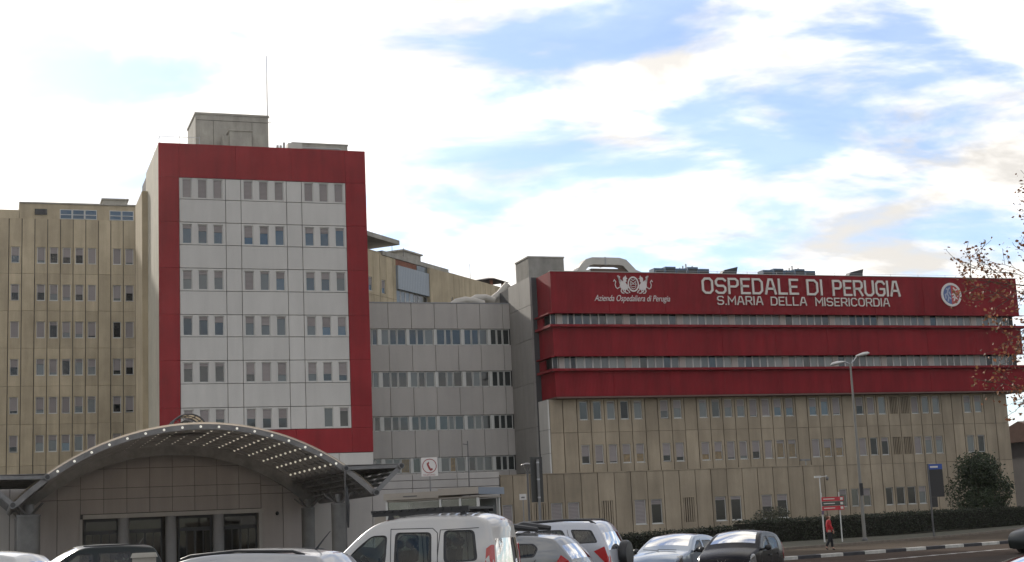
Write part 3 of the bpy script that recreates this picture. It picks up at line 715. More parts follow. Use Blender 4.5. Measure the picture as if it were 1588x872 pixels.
# --- lettering on the red band
STK = {'O': (.72, [[(.18, 0), (.54, 0), (.72, .18), (.72, .82), (.54, 1), (.18, 1), (0, .82), (0, .18), (.18, 0)]]),
       'S': (.70, [[(.0, .12), (.14, 0), (.54, 0), (.70, .16), (.70, .36), (.56, .5), (.14, .5), (0, .64), (0, .84), (.16, 1), (.56, 1), (.70, .88)]]),
       'P': (.68, [[(0, 0), (0, 1), (.52, 1), (.68, .86), (.68, .60), (.52, .46), (0, .46)]]),
       'E': (.60, [[(.60, 0), (0, 0), (0, 1), (.60, 1)], [(0, .5), (.5, .5)]]),
       'D': (.70, [[(0, 0), (0, 1), (.50, 1), (.70, .80), (.70, .20), (.50, 0), (0, 0)]]),
       'A': (.76, [[(0, 0), (.26, 1), (.50, 1), (.76, 0)], [(.10, .34), (.66, .34)]]),
       'L': (.58, [[(0, 1), (0, 0), (.58, 0)]]), 'I': (.02, [[(0, 0), (0, 1)]]),
       'R': (.70, [[(0, 0), (0, 1), (.54, 1), (.70, .86), (.70, .60), (.54, .46), (0, .46)], [(.40, .46), (.70, 0)]]),
       'U': (.72, [[(0, 1), (0, .18), (.18, 0), (.54, 0), (.72, .18), (.72, 1)]]),
       'G': (.72, [[(.72, .84), (.56, 1), (.18, 1), (0, .82), (0, .18), (.18, 0), (.56, 0), (.72, .16), (.72, .46), (.40, .46)]]),
       'M': (.86, [[(0, 0), (0, 1), (.43, .36), (.86, 1), (.86, 0)]]),
       'C': (.68, [[(.68, .84), (.54, 1), (.18, 1), (0, .82), (0, .18), (.18, 0), (.54, 0), (.68, .16)]]),
       '.': (.04, [[(0, 0), (0.04, 0)]])}
def stroke(b, pts, t, y1, y2):
    """mitred ribbon of width t in the x-z plane"""
    P = [Vector(p) for p in pts]; n = len(P); closed = (P[0]-P[-1]).length < 1e-6
    Lf, Rt = [], []
    for i in range(n):
        d0 = (P[i]-P[i-1]).normalized() if i > 0 else ((P[i]-P[n-2]).normalized() if closed else None)
        d1 = (P[i+1]-P[i]).normalized() if i < n-1 else ((P[1]-P[0]).normalized() if closed else None)
        d0 = d0 or d1; d1 = d1 or d0
        nn_ = Vector((-(d0.y+d1.y), d0.x+d1.x)).normalized(); k = nn_.dot(Vector((-d1.y, d1.x)))
        o = nn_*(t/2/max(.5, k)); q = P[i]
        if not closed and i == 0: q = q - d1*t/2
        if not closed and i == n-1: q = q + d0*t/2
        Lf.append(q+o); Rt.append(q-o)
    for i in range(n-1):
        b.prism([(Lf[i].x, Lf[i].y), (Lf[i+1].x, Lf[i+1].y), (Rt[i+1].x, Rt[i+1].y), (Rt[i].x, Rt[i].y)], y1, y2)
def word(txt, u1, u2, z1, z2, t, name, label, loc_v, v_, mat_=LETTER):
    th = thing(name, label, 'lettering', uv(u1, v_, z1), A)
    H = z2-z1-t; gap = .30
    nat = sum(STK[c][0] for c in txt) + gap*(len(txt)-1)
    kx = (u2-u1-t)/nat; x = t/2
    for c in txt:
        wd, ss = STK[c]; b = MB()
        for s in ss: stroke(b, [(x+px_*kx, t/2+pz*H) for px_, pz in s], t, -.10, 0)
        b.build('letter', mat_, th)
        x += (wd+gap)*kx
    return th
VF = V0 - .012
word('OSPEDALE', 55.68, 64.85, 20.14, 21.52, .18, 'wall_lettering', 'large white letters OSPEDALE on the red parapet', 0, VF)
word('DI', 65.65, 67.2, 20.11, 21.50, .18, 'wall_lettering', 'large white letters DI between the two long words on the parapet', 0, VF)
word('PERUGIA', 68.18, 74.98, 20.08, 21.48, .18, 'wall_lettering', 'large white letters PERUGIA on the red parapet', 0, VF)
word('S.MARIA', 57.02, 61.33, 19.22, 19.97, .09, 'wall_lettering', 'small white letters S.MARIA under the large parapet name', 0, VF)
word('DELLA', 62.08, 65.55, 19.20, 19.95, .09, 'wall_lettering', 'small white letters DELLA in the lower parapet line', 0, VF)
word('MISERICORDIA', 66.4, 73.8, 19.18, 19.92, .09, 'wall_lettering', 'small white letters MISERICORDIA in the lower parapet line', 0, VF)
# emblem with two winged beasts round an oval shield, script line below
EM = mat('emblem_white', (.62, .56, .53), .6)
em = thing('wall_emblem', 'white emblem of two winged beasts holding an oval shield on the red parapet', 'emblem', uv(49.45, VF, 20.08), A)
def poly2d(b, pts, y1=-.06, y2=0): b.prism(pts, y1, y2)
b = MB()
n = 28
for i in range(n):
    a0, a1 = 2*pi*i/n, 2*pi*(i+1)/n
    q = [(r_*.5*cos(a_), .80+r_*.64*sin(a_)) for a_, r_ in ((a0, 1.0), (a1, 1.0), (a1, .80), (a0, .80))]
    b.prism(q, -.06, 0)
b.build('shield_ring', EM, em)
b = MB()
for pts in ([(-.22, .55), (-.22, 1.05), (0, .85), (.22, 1.05), (.22, .55)], [(-.3, .8), (.3, .8)], [(-.18, .48), (.0, .40), (.18, .48)], [(-.15, 1.2), (0, 1.1), (.15, 1.2)], [(-.1, .6), (.1, .6)]):
    stroke(b, pts, .05, -.05, 0)
b.build('monogram', EM, em)
for s in (-1, 1):
    b = MB(); S = lambda L_: [(s*x, z) for x, z in L_]
    poly2d(b, S([(.50, .40), (.70, .30), (1.05, .36), (1.22, .62), (1.15, .92), (.92, 1.02), (.72, .95), (.58, .75)]))   # breast and body
    poly2d(b, S([(.60, 1.00), (.74, .92), (.88, 1.03), (.90, 1.28), (.78, 1.42), (.62, 1.36), (.50, 1.26), (.62, 1.20)]))  # head and beak
    poly2d(b, S([(.60, 1.37), (.66, 1.52), (.72, 1.40)]))
    b.build('beast', EM, em)
    b = MB()                                               # wing feathers
    for k in range(6):
        a_ = .55 + k*.20
        p0 = (.92+.05*k, .98-.03*k); p1 = (.92+.05*k+.72*cos(a_)*(.65+.08*k), 1.0-.03*k+.72*sin(a_)*(.75+.05*(5-k)))
        stroke(b, S([p0, ((p0[0]+p1[0])/2+.05, (p0[1]+p1[1])/2-.02), p1]), .075, -.05, 0)
    b.build('wing', EM, em)
    b = MB()
    for pts in ([(.62, .50), (.52, .30), (.40, .22), (.36, .10)], [(.70, .40), (.76, .20), (.66, .06), (.52, .05)], [(1.05, .42), (1.12, .22), (1.02, .06), (.88, .05)], [(.95, .36), (.88, .22), (.80, .16)], [(.56, .72), (.48, .62), (.46, .5)]):
        stroke(b, S(pts), .075, -.05, 0)
    b.build('legs', EM, em)
    b = MB(); stroke(b, S([(1.20, .55), (1.42, .42), (1.56, .52), (1.62, .75), (1.55, .98), (1.66, 1.14), (1.74, 1.02)]), .06, -.05, 0); b.build('tail', EM, em)
def text_mesh(txt, size, shear=0.0, ext=.02):
    c = bpy.data.curves.new('t', 'FONT'); c.body = txt; c.size = size; c.shear = shear; c.extrude = ext; c.align_x = 'LEFT'
    o = bpy.data.objects.new('t', c); COL.objects.link(o); dg = bpy.context.evaluated_depsgraph_get(); dg.update()
    me = bpy.data.meshes.new_from_object(o.evaluated_get(dg)); bpy.data.objects.remove(o)
    me.transform(Matrix.Rotation(pi/2, 4, 'X')); return me
def fit_text(me, w_, h_=None):
    xs = [v.co.x for v in me.vertices]; zs_ = [v.co.z for v in me.vertices]
    k = w_/(max(xs)-min(xs)); kz = k if h_ is None else h_/(max(zs_)-min(zs_))
    me.transform(Matrix.Translation((-min(xs), 0, -min(zs_)))); me.transform(Matrix.Diagonal((k, 1, kz, 1))); return me
tl = fit_text(text_mesh('Azienda Ospedaliera di Perugia', .5, .32), 6.75, .66)
tag(obj('wall_lettering', tl, EM, None, uv(45.95, VF-.02, 19.30), A), 'thin white slanted line Azienda Ospedaliera di Perugia under the emblem', 'lettering')
# round crest
cr = thing('round_crest', 'round white rimmed crest with blue and red halves at the right of the parapet', 'emblem', uv(80.28, VF, 20.31), A)
b = MB(); n = 32
for i in range(n):
    a0, a1 = 2*pi*i/n, 2*pi*(i+1)/n
    b.prism([(r_*cos(a_), r_*sin(a_)) for a_, r_ in ((a0, 1.06), (a1, 1.06), (a1, .86), (a0, .86))], -.08, 0)
b.build('rim', mat('crest_white', (.62, .58, .54), .6), cr)
CB, CRD = mat('crest_blue', (.09, .13, .27), .6), mat('crest_red', (.42, .05, .05), .6)
for s, m_ in ((-1, CB), (1, CRD)):
    MB().prism([(0, -.85)] + [(s*.855*cos(-pi/2+pi*i/14), .855*sin(-pi/2+pi*i/14)) for i in range(15)], -.05, 0).build('half', m_, cr)
b = MB()
for pts in ([(-.38, -.55), (-.30, -.2), (-.42, .1), (-.30, .45), (-.15, .6)], [(-.30, -.2), (-.10, -.35)], [(-.42, .1), (-.62, .0), (-.6, -.3)], [(-.3, .45), (-.45, .5)], [(-.2, .2), (-.1, .0)]): stroke(b, pts, .13, -.065, -.05)
b.build('figure', mat('crest_pale', (.36, .38, .46), .6), cr)
b = MB()
for pts in ([(.25, -.5), (.38, -.2), (.30, .1), (.42, .4), (.28, .58)], [(.38, -.2), (.58, -.38)], [(.30, .1), (.12, .02)], [(.42, .4), (.60, .46)], [(.33, .2), (.6, .12), (.66, -.1)], [(.36, -.1), (.14, -.25)]): stroke(b, pts, .12, -.065, -.05)
b.build('figure', mat('crest_white', (1, 1, 1)), cr)
# --- roof things of the right building
rp = bld('roof_plant_room', 'square grey concrete plant room at the left end of the red block roof', 42.3, 114.5); rp.location.z = 21.66
MB().box(0, 3.2, 0, 3.2, 0, 2.3).build('wall', mat('grey_concrete', (.27, .255, .225), .9, var=.2, streak=.2), rp); MB().box(-.05, 3.25, -.05, 3.25, 2.3, 2.42).build('coping', CONC, rp)
dt = bld('roof_duct', 'large arched pale metal duct on the left of the red block roof', 46.3, 112.4); dt.location.z = 21.66
def boxduct(pts, w_, h_):                                   # rectangular duct swept in x-z
    b = MB(); P = [Vector(p) for p in pts]
    for i, p in enumerate(P):
        d = (P[min(i+1, len(P)-1)]-P[max(i-1, 0)]).normalized(); n_ = Vector((-d.y, d.x))
        for y in (0, w_):
            for s in (-1, 1): q = p+n_*s*h_/2; b.v.append((q.x, y, q.y))
    for i in range(len(P)-1):
        a = i*4; c = a+4
        b.f += [(a, c, c+1, a+1), (a+2, a+3, c+3, c+2), (a+1, c+1, c+3, a+3), (a, a+2, c+2, c)]
    b.f += [(0, 1, 3, 2), (len(P)*4-4, len(P)*4-2, len(P)*4-1, len(P)*4-3)]
    return b
pts = [(-.9, .35), (-.3, .55), (.1, 1.15), (.55, 1.6), (1.0, 1.72)] + [(1.0+i*.6, 1.72) for i in range(1, 5)] + [(3.9, 1.6), (4.3, 1.2), (4.75, .75), (5.4, .5), (6.2, .42)]
boxduct(pts, 1.2, .62).build('duct', DUCT, dt, smooth=50)
for x in (2.1, 2.16): MB().box(x, x+.03, -.04, 1.24, 1.37, 2.07).build('flange', GALV, dt)
MB().box(.9, 4.1, .2, 1.1, .5, 1.1).build('housing', mat('brown_housing', (.12, .08, .06), .8), dt)
MB().box(.9, 4.1, .1, 1.2, .0, .5).build('base', DUCT, dt)
d2 = bld('roof_duct', 'low pale sloping duct left of the arched duct on the red block', 43.4, 111.6); d2.location.z = 21.66
boxduct([(0, .30), (1.4, .32), (2.4, .5), (3.3, .55)], 1.0, .5).build('duct', DUCT, d2, smooth=50); MB().box(0, 3, .1, .9, 0, .1).build('base', CONC, d2)
for gi, (ua, nn_, lab) in enumerate(((52.6, 5, 'left'), (63.0, 5, 'right'))):
    for i in range(nn_):
        o = bld('air_handling_unit', ['first','second','third','fourth','fifth'][i] + ' blue grey roof unit from the left in the %s row above the red parapet' % lab, ua+i*1.05, 111.8, 'air unit'); o.location.z = 21.66; o['group'] = 'roof units on the red block'
        h_ = 1.08+.14*(i % 2)
        MB().box(0, .98, 0, 1.0, .12, h_).build('casing', HVACB, o); MB().box(.08, .9, -.02, 0, .3, h_-.15).build('grille', BLACK, o)
        for q in (.05, .85): MB().box(q, q+.08, .05, .95, 0, .12).build('foot', GALV, o)
    o = bld('pipe_cluster', 'pale pipes and fittings over the %s row of roof units' % lab, ua+3.0, 113.0, 'pipes'); o.location.z = 21.66
    for q in range(5): MB().tube([(q*.3, 0, 0), (q*.3, 0, 1.35+.18*((q*7) % 3))], .06, 6).build('pipe', DUCT, o)
    MB().box(.1, 1.1, .1, .6, .9, 1.3).build('box', DUCT, o)
    fl = bld('floodlight', 'black tilted floodlight box on the parapet right of the %s roof units' % lab, (58.2, 70.6)[gi], 110.4, 'floodlight'); fl.location.z = 21.66
    MB().add([(0, 0, .35), (1.45, 0, .45), (1.6, 0, 1.05), (.3, .0, .75), (0, .7, .35), (1.45, .7, .45), (1.6, .7, 1.05), (.3, .7, .75)], [(0, 1, 2, 3), (4, 7, 6, 5), (0, 4, 5, 1), (1, 5, 6, 2), (2, 6, 7, 3), (3, 7, 4, 0)]).build('housing', BLACK, fl)
    MB().box(.6, .7, .3, .4, 0, .5).build('post', STEELD, fl)
rl = bld('guard_rail', 'thin wire rail along the right part of the red block roof', 52.0, 110.2, 'railing'); rl.location.z = 21.9
MB().bar((0, 0, .32), (34.5, 0, .32), .018).build('wire', GALV, rl)
for i in range(13): MB().bar((i*2.85, 0, -.2), (i*2.85, 0, .36), .025).build('post', GALV, rl)

# --- low beige block in front
U0, V0 = 34.02, 99.9
lb = bld('low_annex', 'single storey beige ribbed annex in front of the red block', U0, V0)
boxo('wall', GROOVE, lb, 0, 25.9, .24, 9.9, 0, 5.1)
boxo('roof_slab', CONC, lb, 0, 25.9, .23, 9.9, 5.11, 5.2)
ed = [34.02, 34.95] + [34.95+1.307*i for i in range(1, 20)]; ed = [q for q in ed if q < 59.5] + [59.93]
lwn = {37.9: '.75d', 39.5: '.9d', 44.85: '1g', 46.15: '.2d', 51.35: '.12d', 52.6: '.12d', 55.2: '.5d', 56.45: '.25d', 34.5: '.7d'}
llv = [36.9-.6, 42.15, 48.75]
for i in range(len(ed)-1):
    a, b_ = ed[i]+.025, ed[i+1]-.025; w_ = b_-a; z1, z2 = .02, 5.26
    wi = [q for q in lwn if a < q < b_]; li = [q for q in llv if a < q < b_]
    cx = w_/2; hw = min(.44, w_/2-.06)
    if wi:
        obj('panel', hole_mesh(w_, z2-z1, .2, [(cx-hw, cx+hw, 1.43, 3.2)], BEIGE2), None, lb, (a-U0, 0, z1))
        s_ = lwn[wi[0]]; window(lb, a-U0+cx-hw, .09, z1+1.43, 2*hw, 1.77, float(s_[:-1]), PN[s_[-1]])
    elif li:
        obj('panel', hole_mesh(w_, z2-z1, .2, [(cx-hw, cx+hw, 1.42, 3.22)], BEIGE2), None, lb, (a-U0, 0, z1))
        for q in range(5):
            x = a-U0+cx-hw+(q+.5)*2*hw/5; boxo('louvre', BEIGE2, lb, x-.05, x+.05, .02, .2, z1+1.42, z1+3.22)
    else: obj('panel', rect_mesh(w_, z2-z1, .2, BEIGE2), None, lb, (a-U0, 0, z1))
boxo('coping', BEIGE2, lb, -.03, 25.95, -.03, .3, 5.27, 5.34)
fl = bld('floodlight', 'small grey floodlight on a short post at the annex roof corner', 59.0, 100.3, 'floodlight'); fl.location.z = 5.2
MB().tube([(0, 0, 0), (0, 0, .55)], .03, 6).build('post', GALV, fl); MB().box(-.45, .35, -.15, .15, .5, .62).build('head', STEEL, fl)

# ------------------------------------------------------------------ slanted wing far behind (45 degrees to the grid)
B45 = radians(64.6)
wg = thing('rear_wing', 'beige ribbed wing with brick strip and blue corrugated box behind the link', 'building', (-15.0, 152.0, 0), B45)
boxo('wall', GROOVE, wg, -12, 38, .25, 14, 0, 30.9)
e_ = [-11.2+1.36*i for i in range(0, 13)]; e_ = [q for q in e_ if q < 5.2] + [5.8]
for i in range(len(e_)-1):
    a, b_ = e_[i]+.03, e_[i+1]-.03
    wn = any(a < q < b_ for q in (.95, 3.6, -1.8, -4.5))
    for z1, z2 in ((19.6, 23.0), (23.02, 26.4), (26.42, 30.9)):
        if wn and b_-a > .9:
            c_ = (b_-a)/2; obj('panel', hole_mesh(b_-a, z2-z1, .2, [(c_-.4, c_+.4, .35, 1.8)], BEIGE), None, wg, (a, 0, z1)); window(wg, a+c_-.4, .1, z1+.35, .8, 1.45, .6, GL_BLUE)
        else: obj('panel', rect_mesh(b_-a, z2-z1, .2, BEIGE), None, wg, (a, 0, z1))
boxo('parapet', CONC, wg, 2.9, 17.8, -.1, 3, 30.92, 31.4)
boxo('brick_strip', BRICK, wg, 5.82, 17.5, .02, .24, 30.2, 30.9)
boxo('clerestory', GL_CURT, wg, 10.4, 13.0, -.03, .019, 30.2, 30.85)
boxo('corrugated_box', mat('blue_grey_corrugated', (1, 1, 1)), wg, 5.82, 12.75, -.25, .24, 27.6, 30.19)
for i in range(7): window(wg, 5.85+i*.99, .1, 25.8, .96, 1.78, 0, GL_BLUE if i < 4 else GL_GREY, sill=False)
boxo('stair_box', BEIGE, wg, 12.77, 17.78, -.35, .2, 18, 30.88)
e_ = [17.8+1.36*i for i in range(15)]
for i in range(len(e_)-1):
    a, b_ = e_[i]+.03, e_[i+1]-.03
    for z1, z2 in ((19.6, 23.0), (23.02, 26.4), (26.42, 31.1)):
        if i < 5:
            c_ = (b_-a)/2; obj('panel', hole_mesh(b_-a, z2-z1, .2, [(c_-.38, c_+.38, .35, 1.85)], BEIGE), None, wg, (a, 0, z1)); window(wg, a+c_-.38, .1, z1+.35, .76, 1.5, .3, GL_GREY)
        else: obj('panel', rect_mesh(b_-a, z2-z1, .2, BEIGE), None, wg, (a, 0, z1))
boxo('attic', BEIGE, wg, -12, 2.9, .1, 8, 30.92, 31.2)
boxo('attic_glass', GL_BLUE, wg, -8, 2.2, 1.6, 1.7, 31.2, 32.3)
boxo('roof_slab', CONC, wg, -12, 5.75, -.6, 9, 32.36, 32.85)
boxo('attic_wall', CONC, wg, -12, 2.6, 1.75, 8, 31.2, 32.35)
hut = thing('roof_hut', 'small concrete hut with a flat lid on the rear wing roof', 'hut', (-15.0+11.0*cos(B45)-1.2*sin(B45), 152+11.0*sin(B45)+1.2*cos(B45), 31.4), B45)
MB().box(-1.4, 2.6, 0, 2.6, 0, 1.1).build('wall', CONC, hut); MB().box(-1.6, 2.8, -.2, 2.8, 1.1, 1.28).build('lid', CONC, hut)
for i, (x, h_) in enumerate(((6.5, 1.7), (9.0, 1.5), (25.0, 2.0))):
    tag(MB().tube([(0, 0, 0), (0, 0, h_)], .03, 5).build('roof_pole', STEELD, None, (-15+x*cos(B45)-.8*sin(B45), 152+x*sin(B45)+.8*cos(B45), 31.2)), ['thin pole nearest the tower on the rear wing roof', 'thin pole just left of the roof hut', 'thin pole right of the roof hut on the rear wing'][i], 'pole', 'poles on the rear wing')
kk = thing('roof_pavilion', 'small dark roofed pavilion at the far end of the rear wing roof', 'pavilion', (-15.0+29.6*cos(B45)-.2*sin(B45), 152+29.6*sin(B45)+.2*cos(B45), 31.1), B45)
MB().add([(-.6, -.6, .75), (3.8, -.6, .75), (3.8, 3.2, .75), (-.6, 3.2, .75), (1.6, 1.3, 1.3)], [(0, 1, 4), (1, 2, 4), (2, 3, 4), (3, 0, 4), (3, 2, 1, 0)]).build('roof', mat('dark_roof', (.07, .055, .055), .8), kk)
for x, y in ((0, 0), (3.2, 0), (0, 2.6), (3.2, 2.6)): MB().box(x, x+.3, y, y+.3, 0, .75).build('post', BRICK, kk)
# insulated pipes on the link roof
for i, (u_, v_, pts, r) in enumerate(((36.9, 119.2, [(0, 0, .05), (.5, .1, .35), (1.3, .2, .55), (2.2, .2, .45), (2.9, .2, .2)], .34), (38.6, 120.0, [(0, 0, .4), (.8, 0, .8), (1.6, 0, .85), (2.4, 0, .6)], .36))):
    o = bld('insulated_pipe', ['front wrinkled silver insulated pipe on the link roof', 'rear wrinkled silver insulated pipe on the link roof'][i], u_, v_, 'pipe'); o.location.z = 20.5
    MB().tube(pts, [r*(1+.08*((k*5) % 3-1)) for k in range(len(pts))], 12).build('pipe', DUCT, o, smooth=60); MB().box(.5, 2.6, .0, .5, 0, .3).build('support', CONC, o)
o = bld('insulated_pipe', 'sloping pale pipe climbing to the concrete plant room', 41.0, 121.0, 'pipe'); o.location.z = 20.5
MB().tube([(0, 0, .7), (.9, 0, 1.35), (1.7, 0, 2.2)], .38, 12).build('pipe', DUCT, o, smooth=60); MB().box(.2, 1.4, -.3, .3, 0, 1.0).build('support', CONC, o)

# ------------------------------------------------------------------ vehicles
TYRE = mat('tyre_rubber', (.02, .02, .02), .85)
RIM = mat('alloy_rim', (.38, .38, .39), .35, metal=.8)
CARGL = glassmat('car_glass', (.62, .70, .66), .02)
CARGD = glassmat('car_glass_tinted', (.42, .48, .48), .04)
CABIN = mat('cabin_dark', (.022, .022, .024), .8)
SEATM = mat('seat_fabric', (.03, .03, .034), .9)
REDL = mat('tail_lamp_red', (.42, .012, .015), .15, coat=1.0)
CLEARL = mat('lamp_clear', (.34, .34, .33), .15, coat=.8, metal=.5, var=.4, vscale=18)
CHROME = mat('chrome', (.65, .65, .66), .12, metal=1.0)
PLATE = mat('number_plate', (.62, .62, .58), .5)
def paint(name, col, metal=.3, rough=.22): return mat(name, col, rough, coat=1.0, metal=metal, var=.05, vscale=2)
def round_poly(pts, r, n=4):
    out = []; N_ = len(pts)
    for i in range(N_):
        p = Vector(pts[i]); a = Vector(pts[i-1])-p; b = Vector(pts[(i+1) % N_])-p
        rr_ = min(r, a.length*.45, b.length*.45); A_ = p + a.normalized()*rr_; B_ = p + b.normalized()*rr_
        for k in range(n+1):
            t = k/n; q = A_*(1-t)**2 + p*2*t*(1-t) + B_*t*t; out.append((q.x, q.y))
    return out
def resample(pts, step):
    out = []
    for i in range(len(pts)-1):
        a, b = Vector(pts[i][:2]), Vector(pts[i+1][:2]); n = max(1, int((b-a).length/step))
        for k in range(n): q = a+(b-a)*k/n; out.append((q.x, q.y, pts[i][2]))
    out.append((pts[-1][0], pts[-1][1], pts[-2][2])); return out
def smooth_path(pts, it=2):
    """corner cutting that keeps the tag of each segment"""
    for _ in range(it):
        out = [pts[0]]
        for i in range(len(pts)-1):
            a, b = pts[i], pts[i+1]
            if i > 0: out.append((a[0]*.75+b[0]*.25, a[1]*.75+b[1]*.25, a[2]))
            if i < len(pts)-2: out.append((a[0]*.25+b[0]*.75, a[1]*.25+b[1]*.75, a[2]))
            # corner piece keeps the first tag
        out.append(pts[-1]); pts = out
    return pts
def car(name, label, pos, heading, S, col, cat='car'):
    """S: dict of the car's outline.  local +x forward, +y left"""
    t = thing(name, label, cat, (pos[0], pos[1], G(*pos)), radians(heading))
    L2, W, zbelt = S['L']/2, S['W']/2, S['belt']; R_ = S.get('r', .07); tum = S.get('tumble', .16); zr_ = S['H']
    fr_t, re_t = S.get('ftaper', .16), S.get('rtaper', .08)
    def hw(x, z):
        y = W
        if z > zbelt: k = (z-zbelt)/(zr_-zbelt); y -= tum*(k**1.25)
        else: y -= .05*((zbelt-z)/zbelt)**2 + .0
        if x > 0: y -= fr_t*max(0, x/L2)**4
        else: y -= re_t*max(0, -x/L2)**5
        return y
    up = smooth_path([tuple(p) for p in S['outline']], S.get('smooth', 2))
    up = resample(up, .09)
    zs_ = up[-1][1]
    # underside with wheel arches, from rear to front
    und = []; ar = S.get('wr', .31)+.05
    for xw in (S['wx'][1], S['wx'][0]):
        und += [(xw-ar, zs_)] + [(xw-ar*cos(pi*i/10), zs_+.02+ar*sin(pi*i/10)*.92) for i in range(11)] + [(xw+ar, zs_)]
    und = [p for p in und if up[-1][0]+.03 < p[0] < up[0][0]-.03]
    outer = [(p[0], p[1]) for p in up] + und
    holes = [round_poly(h, S.get('wcorner', .05)) for h in S['windows']]
    bm = bmesh.new(); es = []
    for loop in [outer] + holes:
        vs_ = [bm.verts.new((x, 0, z)) for x, z in loop]
        es += [bm.edges.new((vs_[i], vs_[(i+1) % len(vs_)])) for i in range(len(vs_))]
    bmesh.ops.triangle_fill(bm, use_beauty=True, use_dissolve=False, edges=es, normal=(0, -1, 0))
    for k in range(-int(L2/.25)-1, int(L2/.25)+2):
        bmesh.ops.bisect_plane(bm, geom=bm.verts[:]+bm.edges[:]+bm.faces[:], plane_co=(k*.25, 0, 0), plane_no=(1, 0, 0), dist=1e-4)
    for k in range(1, int(zr_/.17)+1):
        bmesh.ops.bisect_plane(bm, geom=bm.verts[:]+bm.edges[:]+bm.faces[:], plane_co=(0, 0, k*.17), plane_no=(0, 0, 1), dist=1e-4)
    side = [(v.co.x, v.co.z) for v in bm.verts]; sf = [[v.index for v in f.verts] for f in bm.faces] if bm.verts.index_update() is None else []
    bm.free()
    # body: two sides + strips
    verts, faces, gl = [], [], {'windshield': ([], []), 'rear_glass': ([], [])}
    for s in (1, -1):
        n0 = len(verts); verts += [(x, s*hw(x, z), z) for x, z in side]
        faces += [tuple(n0+i for i in (f if s < 0 else f[::-1])) for f in sf]
    NC = 8; pil = S.get('pillar', .07)
    rows_ = []
    for i, (x, z, tg) in enumerate(up):
        a, b = Vector(up[max(i-1, 0)][:2]), Vector(up[min(i+1, len(up)-1)][:2]); d = (b-a).normalized(); nrm = Vector((-d.y, d.x))
        if nrm.dot(Vector((x, z-.6))) < 0: nrm = -nrm
        y0 = hw(x, z); crown = S.get('crown', .05); row = []
        for k in range(5):
            th = pi/2*k/4; row.append((x+nrm.x*R_*sin(th), y0-R_*(1-cos(th)), z+nrm.y*R_*sin(th)))
        yi = y0-R_-pil
        inner = [yi - 2*yi*k/NC for k in range(NC+1)]
        for y in inner:
            c = crown*(1-(y/(yi+1e-6))**2) + .006
            row.append((x+nrm.x*(R_+c), y, z+nrm.y*(R_+c)))
        for k in range(5):
            th = pi/2*(4-k)/4; row.append((x+nrm.x*R_*sin(th), -(y0-R_*(1-cos(th))), z+nrm.y*R_*sin(th)))
        rows_.append(row)
    nc = len(rows_[0]); n0 = len(verts); verts += [q for r in rows_ for q in r]
    for i in range(len(up)-1):
        tg = up[i][2]
        for k in range(nc-1):
            f = (n0+i*nc+k, n0+i*nc+k+1, n0+(i+1)*nc+k+1, n0+(i+1)*nc+k)
            if tg in gl and 5 <= k < nc-6: gl[tg][1].append(f)
            else: faces.append(f)
    me = bpy.data.meshes.new('body'); me.from_pydata(verts, [], faces)
    bm = bmesh.new(); bm.from_mesh(me); bmesh.ops.remove_doubles(bm, verts=bm.verts, dist=.004); bmesh.ops.recalc_face_normals(bm, faces=bm.faces); bm.to_mesh(me); bm.free()
    me.shade_smooth(); me.set_sharp_from_angle(angle=radians(38))
    body = obj('body', me, col, t)
    for nm, (_, fs) in gl.items():
        if not fs: continue
        idx = sorted(set(i for f in fs for i in f)); mpv = {q: i for i, q in enumerate(idx)}
        gm = bpy.data.meshes.new(nm); gm.from_pydata([verts[i] for i in idx], [], [tuple(mpv[i] for i in f) for f in fs]); gm.shade_smooth()
        obj('windscreen' if nm == 'windshield' else 'rear_window', gm, S.get('glass', CARGL) if nm == 'windshield' else S.get('rglass', CARGD), t)
    # side glass and seals
    for h in holes:
        cx, cz_ = sum(p[0] for p in h)/len(h), sum(p[1] for p in h)/len(h)
        for s in (1, -1):
            inn = [(cx+(x-cx)*(1-.045/max(.12, abs(x-cx)+.02)) if abs(x-cx) > .05 else x, cz_+(z-cz_)*(1-.03/max(.10, abs(z-cz_)+.02))) for x, z in h]
            b = MB(); n = len(h); b.v = [(x, s*(hw(x, z)-.004), z) for x, z in h] + [(x, s*(hw(x, z)-.012), z) for x, z in inn]
            b.f = [(i, (i+1) % n, n+(i+1) % n, n+i) for i in range(n)]
            b.build('window_seal', BLACK, t, smooth=True)
            b = MB(); b.v = [(x, s*(hw(x, z)-.012), z) for x, z in inn]; b.f = [tuple(range(n))]
            obj('side_window', b.mesh(fix=False), S.get('glass', CARGL), t)
    # inside
    fl_ = zs_+.08
    b = MB().box(-L2+.25, L2-.35, -W+.16, W-.16, fl_-.06, fl_); b.box(S['dash'], S['dash']+.45, -W+.14, W-.14, fl_, zbelt-.06)
    b.box(-L2+.2, -L2+.28, -W+.2, W-.2, fl_, zbelt-.05); b.build('cabin_floor', CABIN, t)
